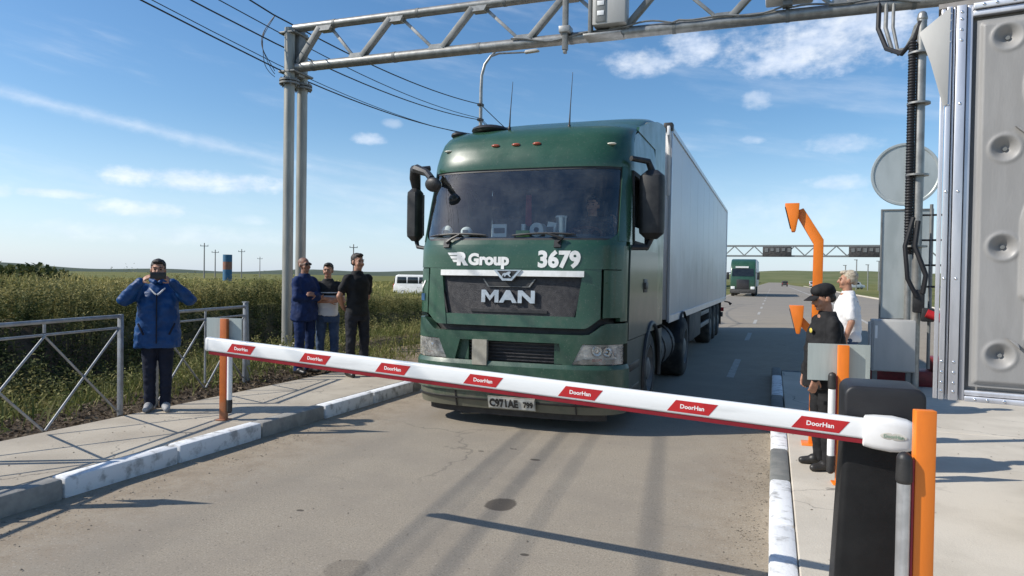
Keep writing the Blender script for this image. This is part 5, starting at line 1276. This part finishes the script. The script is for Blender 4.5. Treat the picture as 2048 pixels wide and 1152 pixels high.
def tee_mat():
    mt = mat('two_tone_shirt', (.5, .5, .5)); t = NT(mt.node_tree); b = t.n['Principled BSDF']
    z = t.xyz(t.add('ShaderNodeTexCoord').outputs['Object'])[2]
    a = t.math('GREATER_THAN', z, 1.235); s1 = t.math('MULTIPLY', t.math('GREATER_THAN', z, 1.275), t.math('LESS_THAN', z, 1.292))
    c = t.mix(a, (.60, .61, .62, 1), (.011, .011, .012, 1)); c = t.mix(s1, c, (.6, .6, .6, 1))
    t.l.new(c, b.inputs['Base Color']); b.inputs['Roughness'].default_value = .85
    return mt
K['tee'] = tee_mat()
def V3(*a): return Vector(a)
def hand(mb, w, d, n, curl, tsgn):
    d = Vector(d).normalized(); n = Vector(n); n = (n-d*n.dot(d)).normalized(); t = d.cross(n)*tsgn
    w = Vector(w)
    for k in (-1.4, -.5, .5, 1.4): mb.cap(w+d*.012+t*.011*k, w+d*.085+t*.0185*k, .017, .0135, 8)
    for i, L in enumerate((.070, .079, .073, .057)):
        p = w+d*.09+t*(.030-.0205*i); a = .12+.03*i
        for f, r_ in ((.45, .0098), (.30, .009), (.25, .008)):
            dd = d*math.cos(a)+n*math.sin(a); q = p+dd*L*f; mb.cap(p, q, r_, r_*.93, 8); p = q; a += curl
    p = w+d*.028+t*.026; dd = (t*.72+d*.62+n*.30).normalized(); q = p+dd*.045; mb.cap(p, q, .0125, .0105, 8)
    dd = (dd*.7+d*.5+n*.35*curl).normalized(); mb.cap(q, q+dd*.032, .0105, .0085, 8)
STAND = {1: ((.095, 0, .90), (.112, -.015, .49), (.115, .02, .09)), -1: ((-.095, 0, .90), (-.112, -.015, .49), (-.115, .02, .09))}
TORSO = [(0, 0, .84, .14, .095), (0, 0, .92, .155, .105), (0, 0, 1.03, .140, .098), (0, 0, 1.15, .142, .100), (0, 0, 1.30, .155, .102), (0, .010, 1.38, .13, .080), (0, .015, 1.44, .075, .055), (0, .012, 1.48, .055, .050)]
def person(label, loc, rz, h, arms, top, trousers, shoes, hair=None, skin='skin', head=(0, 0), legs=STAND, sleeve=1., flare=0, hem=.80, fat=0, seed=0, glasses=False, bag=0):
    root = thing('person', label, 'person', loc, R(rz)); root.scale = (h/1.75,)*3
    hm = Matrix.Translation((0, .01, 1.50)) @ Matrix.Rotation(R(head[0]), 4, 'Z') @ Matrix.Rotation(R(head[1]), 4, 'X') @ Matrix.Translation((0, -.01, -1.50))
    b = MB()
    for sg in (1, -1):
        hp, kn, an = (Vector(q) for q in legs[sg])
        b.cap(hp, kn, .088, .056); b.cap(kn, an, .058, .038); b.cap(kn+V3(0, .02, -.08), kn.lerp(an, .55)+V3(0, .015, 0), .045, .04)
        fd = V3(.02*sg, -.16, -.05); b.cap(an+V3(0, .01, -.035), an+fd*.9, .030, .022)
        el, wr, hd, pn, cu = arms[sg]
        shd = V3(sg*.170, .0, 1.410)
        b.cap(V3(0, .01, 1.40), shd, .045, .050); b.cap(shd, el, .050, .040); b.cap(el, wr, .043, .027)
        hand(b, wr, hd, pn, cu, sg)
    b.loft([(x, y, z, rx+fat*.6, ry+fat) for x, y, z, rx, ry in TORSO])
    b.cap((0, .012, 1.46), (0, -.002, 1.57), .06, .054)
    for c, r_ in (((0, .02, 1.676), (.073, .092, .080)), ((0, -.018, 1.628), (.063, .074, .090)), ((0, -.028, 1.570), (.049, .058, .044)), ((0, -.072, 1.553), (.021, .018, .016)), ((.076, .014, 1.632), (.010, .022, .032)), ((-.076, .014, 1.632), (.010, .022, .032)), ((.036, -.058, 1.605), (.026, .026, .03)), ((-.036, -.058, 1.605), (.026, .026, .03))): b.ell(c, r_, hm)
    b.cap((0, -.086, 1.655), (0, -.108, 1.617), .009, .0145, 8, hm); b.cap((-.036, -.076, 1.668), (.036, -.076, 1.668), .013, .013, 8, hm)
    blob('body', b, .0075, skin, root, 3)
    if glasses:
        b = MB()
        for sg in (1, -1): b.ell((sg*.033, -.092, 1.648), (.029, .012, .020), hm); b.cap((sg*.06, -.085, 1.652), (sg*.078, .01, 1.648), .005, .005, 6, hm)
        b.cap((-.01, -.1, 1.655), (.01, -.1, 1.655), .005, .005, 6, hm); b.build('sunglasses', 'black', root)
    else:
        b = MB()
        for sg in (1, -1): b.ell((sg*.031, -.083, 1.646), (.0135, .009, .007), hm, 10, 6)
        b.build('eyes', 'eye', root)
        b = MB()
        for sg in (1, -1): b.cap((sg*.016, -.093, 1.668), (sg*.050, -.080, 1.671), .0055, .004, 6, hm)
        b.build('eyebrows', 'eye' if hair != 'hair_blond' else 'hair_blond', root)
    b = MB(); b.ell((0, -.087, 1.583), (.022, .007, .0065), hm, 10, 6); b.build('mouth', 'lips', root)
    if hair:
        b = MB()
        if hair == 'stubble': b.ell((0, .026, 1.679), (.0745, .0925, .0805), hm)
        else:
            b.ell((0, .034, 1.692), (.083, .094, .080), hm); b.ell((0, -.035, 1.735), (.058, .055, .030), hm)
            for sg in (1, -1): b.ell((sg*.060, .035, 1.655), (.022, .050, .048), hm)
            b.ell((0, .085, 1.63), (.06, .035, .05), hm)
        blob('hair', b, .008, hair, root, 2, .5, 0 if hair == 'stubble' else .004, 30, seed)
    # trousers
    b = MB(); b.loft([(0, .0, .80, .13+fat*.4, .115), (0, 0, .88, .172+fat*.6, .124+fat*.5), (0, 0, .97, .160+fat*.6, .116+fat*.7), (0, 0, 1.04, .140+fat*.6, .100+fat*.8)]) if legs[1][1][2] < .7 or legs[1][0][2] > .85 and legs[1][1][2] < .7 else b.loft([(0, 0, .80, .19, .16), (0, 0, .98, .18, .14), (0, 0, 1.05, .17, .13)])
    for sg in (1, -1):
        hp, kn, an = (Vector(q) for q in legs[sg])
        b.cap(hp, kn, .099+fat*.3, .072); b.cap(kn, an+V3(0, .0, -.015), .072, .062)
    blob('trousers', b, .012, trousers, root, 3, .5, .010, 10, seed)
    for sg in (1, -1):
        hp, kn, an = (Vector(q) for q in legs[sg])
        b = MB(); b.cap(an+V3(0, .03, -.04), an+V3(.012*sg, -.06, -.035), .050, .052); b.cap(an+V3(.012*sg, -.06, -.045), an+V3(.03*sg, -.165, -.055), .046, .036); b.cap(an+V3(0, .01, -.03), an+V3(0, .005, .05), .05, .048)
        o = blob('shoe', b, .009, shoes, root, 3)
    # upper garment
    b = MB(); g0 = [(0, 0, hem, .178+flare+fat*.6, .132+flare*.7+fat), (0, 0, hem+.06, .183+flare+fat*.6, .138+flare*.7+fat), (0, 0, 1.03, .168+flare*.9+fat*.6, .130+flare*.8+fat), (0, 0, 1.17, .168+flare*.8+fat*.5, .130+flare*.7+fat*.9), (0, 0, 1.31, .180+flare*.6, .134+flare*.5+fat*.4), (0, .004, 1.395, .172+flare*.3, .116+flare*.3), (0, .010, 1.455, .112, .086), (0, .010, 1.485, .084, .078), (0, .010, 1.51, .076, .072)]
    b.loft(g0, 24)
    for sg in (1, -1):
        el, wr = Vector(arms[sg][0]), Vector(arms[sg][1]); shd = V3(sg*.166, .0, 1.400); k = flare*.35
        b.cap(V3(0, .005, 1.40), shd, .070, .068+k)
        if sleeve >= 1: b.cap(shd, el, .068+k, .057+k); b.cap(el, el.lerp(wr, 1.0), .057+k, .043+k*.5)
        else: b.cap(shd, shd.lerp(el, sleeve), .067, .064)
    o = blob('jacket' if flare > .0 else 'shirt', b, .013, top, root, 3, .5, .010+flare*.08, 9, seed+3)
    return root
CLOSE = {1: ((.085, 0, .90), (.088, -.02, .49), (.082, .0, .09)), -1: ((-.085, 0, .90), (-.085, -.01, .49), (-.080, .03, .09))}
def to_cam(x, y): return math.degrees(math.atan2(-y, -x))+90
UP = (0, 0, 1)
# man filming
p = person('man in a bright blue anorak holding a phone up to his face beside the railing', (-6.22, 5.86, .143), to_cam(-6.22, 5.86)-4, 1.62,
    {1: (V3(.335, -.11, 1.30), V3(.165, -.24, 1.495), (-.62, -.10, .50), (-.3, .5, -.8), .55), -1: (V3(-.335, -.11, 1.30), V3(-.165, -.24, 1.495), (.62, -.10, .50), (.3, .5, -.8), .55)},
    'blue_jacket', 'navy_dark', 'shoe_grey', 'hair_black', 'skin', (0, 2), flare=.058, hem=.74, fat=.015, seed=1, legs=CLOSE)
b = MB()
for sg in (1, -1): b.cap((sg*.03, -.085, 1.50), (sg*.075, .03, 1.52), .028, .03)
b.cap((-.07, .05, 1.52), (.07, .05, 1.52), .035, .035); blob('collar', b, .012, 'blue_jacket', p, 3)
b = MB(); b.box(-.006, .006, -.232, -.19, .80, 1.36); b.build('zip', 'navy_dark', p)
for sg in (1, -1):
    b = MB(); b.bar((sg*.13, -.222, .90), (sg*.19, -.195, 1.03), .016, .02); b.build('pocket_flap', 'navy_dark', p, bev=.003)
b = MB(); b.tube([(-.08, -.115, 1.43), (-.03, -.155, 1.375), (0, -.168, 1.35)], .009, 6); b.tube([(.08, -.115, 1.43), (.03, -.155, 1.375), (0, -.168, 1.35)], .009, 6); b.build('collar_edge', 'whitecloth', p)
q = thing('phone', 'black phone held sideways by the man in the blue anorak', 'phone', (0, 0, 0)); mw = Matrix.Translation((-6.22, 5.86, .143)) @ Matrix.Rotation(R(to_cam(-6.22, 5.86)-4), 4, 'Z') @ Matrix.Scale(1.62/1.75, 4) @ Matrix.Translation((.02, -.285, 1.575))
q.matrix_world = mw
b = MB(); b.box(-.082, .082, -.005, .005, -.038, .038); b.build('case', 'black', q, bev=.006, seg=2); b = MB(); b.cyl((.06, -.006, .02), (.06, -.004, .02), .009, 12); b.build('camera_lens', 'glass_dark', q)
# man in navy workwear
FOLD = {1: (V3(.25, -.07, 1.15), V3(-.03, -.25, 1.20), (-.9, .12, .1), (0, .8, -.5), .35), -1: (V3(-.25, -.07, 1.15), V3(.05, -.215, 1.145), (.9, -.02, .12), (0, .9, .3), .5)}
person('bald man in navy blue workwear and dark glasses with folded arms by the gantry leg', (-6.62, 8.95, .143), 84, 1.74, FOLD, 'navy', 'navy', 'shoe_black', 'stubble', 'skin_tan', (-8, -4), flare=.022, hem=.80, fat=.02, seed=5, glasses=True)
# young man in two tone shirt
person('young man in a black and pale grey T-shirt and blue jeans with crossed arms', (-6.45, 9.30, .143), to_cam(-6.3, 9.4)-6, 1.66, FOLD, 'tee', 'jeans', 'shoe_grey', 'hair_black', 'skin', (-6, 2), sleeve=.62, hem=.90, fat=-.012, seed=9)
# man in black
person('dark haired man in a black T-shirt and charcoal trousers, tallest of the three', (-5.76, 9.05, .143), to_cam(-5.8, 9)+30, 1.80,
    {1: (V3(.215, .09, 1.13), V3(.10, .17, .97), (-.8, .05, -.4), (0, -1, 0), .4), -1: (V3(-.275, .03, 1.15), V3(-.15, .14, .98), (.8, .1, -.4), (0, -1, 0), .4)},
    'blackcloth', 'charcoal', 'shoe_black', 'hair_dark', 'skin', (4, 0), sleeve=.66, hem=.86, fat=-.014, seed=12)
# guard
gd = person('guard in a black jacket and black peaked cap looking left along the lane', (.40, 6.22, .143), -72, 1.46,
    {1: (V3(.255, -.03, 1.14), V3(.23, -.17, .90), (-.05, -.2, -1), (-1, 0, 0), .45), -1: (V3(-.255, .02, 1.14), V3(-.235, -.1, .90), (.05, -.1, -1), (1, 0, 0), .4)},
    'blackcloth', 'blackcloth', 'shoe_black', 'hair_black', 'skin', (6, 14), flare=.02, hem=.78, fat=.035, seed=15)
b = MB(); hm = Matrix.Translation((0, .01, 1.50)) @ Matrix.Rotation(R(6), 4, 'Z') @ Matrix.Rotation(R(14), 4, 'X') @ Matrix.Translation((0, -.01, -1.50))
b.ell((0, .022, 1.715), (.094, .110, .072), hm); b.ell((0, .03, 1.690), (.092, .109, .050), hm); b.ell((0, -.03, 1.725), (.080, .070, .058), hm); blob('cap', b, .009, 'blackcloth', gd, 3)
b = MB(); rows = []
for j in range(6):
    s = j/5; rows.append([hm @ V3(.082*math.sin(a)*(1-.15*s), -.055-.045*math.cos(a)-.085*s*math.cos(a*.75), 1.695-.028*s-.012*(a*a)) for a in np.linspace(-1.25, 1.25, 11)])
b.grid(rows); rows2 = [[p_-V3(0, 0, .006) for p_ in r] for r in rows]; b.grid(rows2, flip=True); b.grid([rows[-1], rows2[-1]]); merged(b, 'cap_peak', 'blackcloth', gd)
K['badge_yellow'] = mat('yellow_badge', (.55, .45, .08), None, 1, .6)
b = MB(); b.ell((.085, -.172, 1.33), (.034, .008, .024)); b.build('chest_badge', 'badge_yellow', gd)
# man in white shirt
person('fair haired man in a white short sleeved shirt and jeans behind the guard', (.80, 9.05, .143), -82, 1.62,
    {1: (V3(.25, .0, 1.13), V3(.24, -.07, .90), (0, -.15, -1), (-1, 0, 0), .3), -1: (V3(-.25, .02, 1.13), V3(-.24, -.02, .90), (0, -.1, -1), (1, 0, 0), .3)},
    'whitecloth', 'jeans', 'shoe_black', 'hair_blond', 'skin', (-8, 0), sleeve=.78, hem=.88, fat=.035, seed=21)
# driver
SIT = {1: ((.10, 0, .92), (.14, -.44, .98), (.14, -.52, .60)), -1: ((-.10, 0, .92), (-.14, -.44, .98), (-.14, -.52, .60))}
person('driver in dark clothes sitting behind the wheel of the green lorry', (TX+.56, TY+1.47, .92), 8, 1.72,
    {1: (V3(.34, -.20, 1.22), V3(.32, -.50, 1.36), (-.1, -.4, .8), (-.8, -.3, 0), .7), -1: (V3(-.25, -.14, 1.15), V3(-.14, -.40, 1.26), (.1, -.7, .3), (0, -.2, -1), .6)},
    'charcoal', 'charcoal', 'shoe_black', 'hair_black', 'skin', (-10, 0), legs=SIT, sleeve=.7, hem=.9, fat=.01, seed=30)
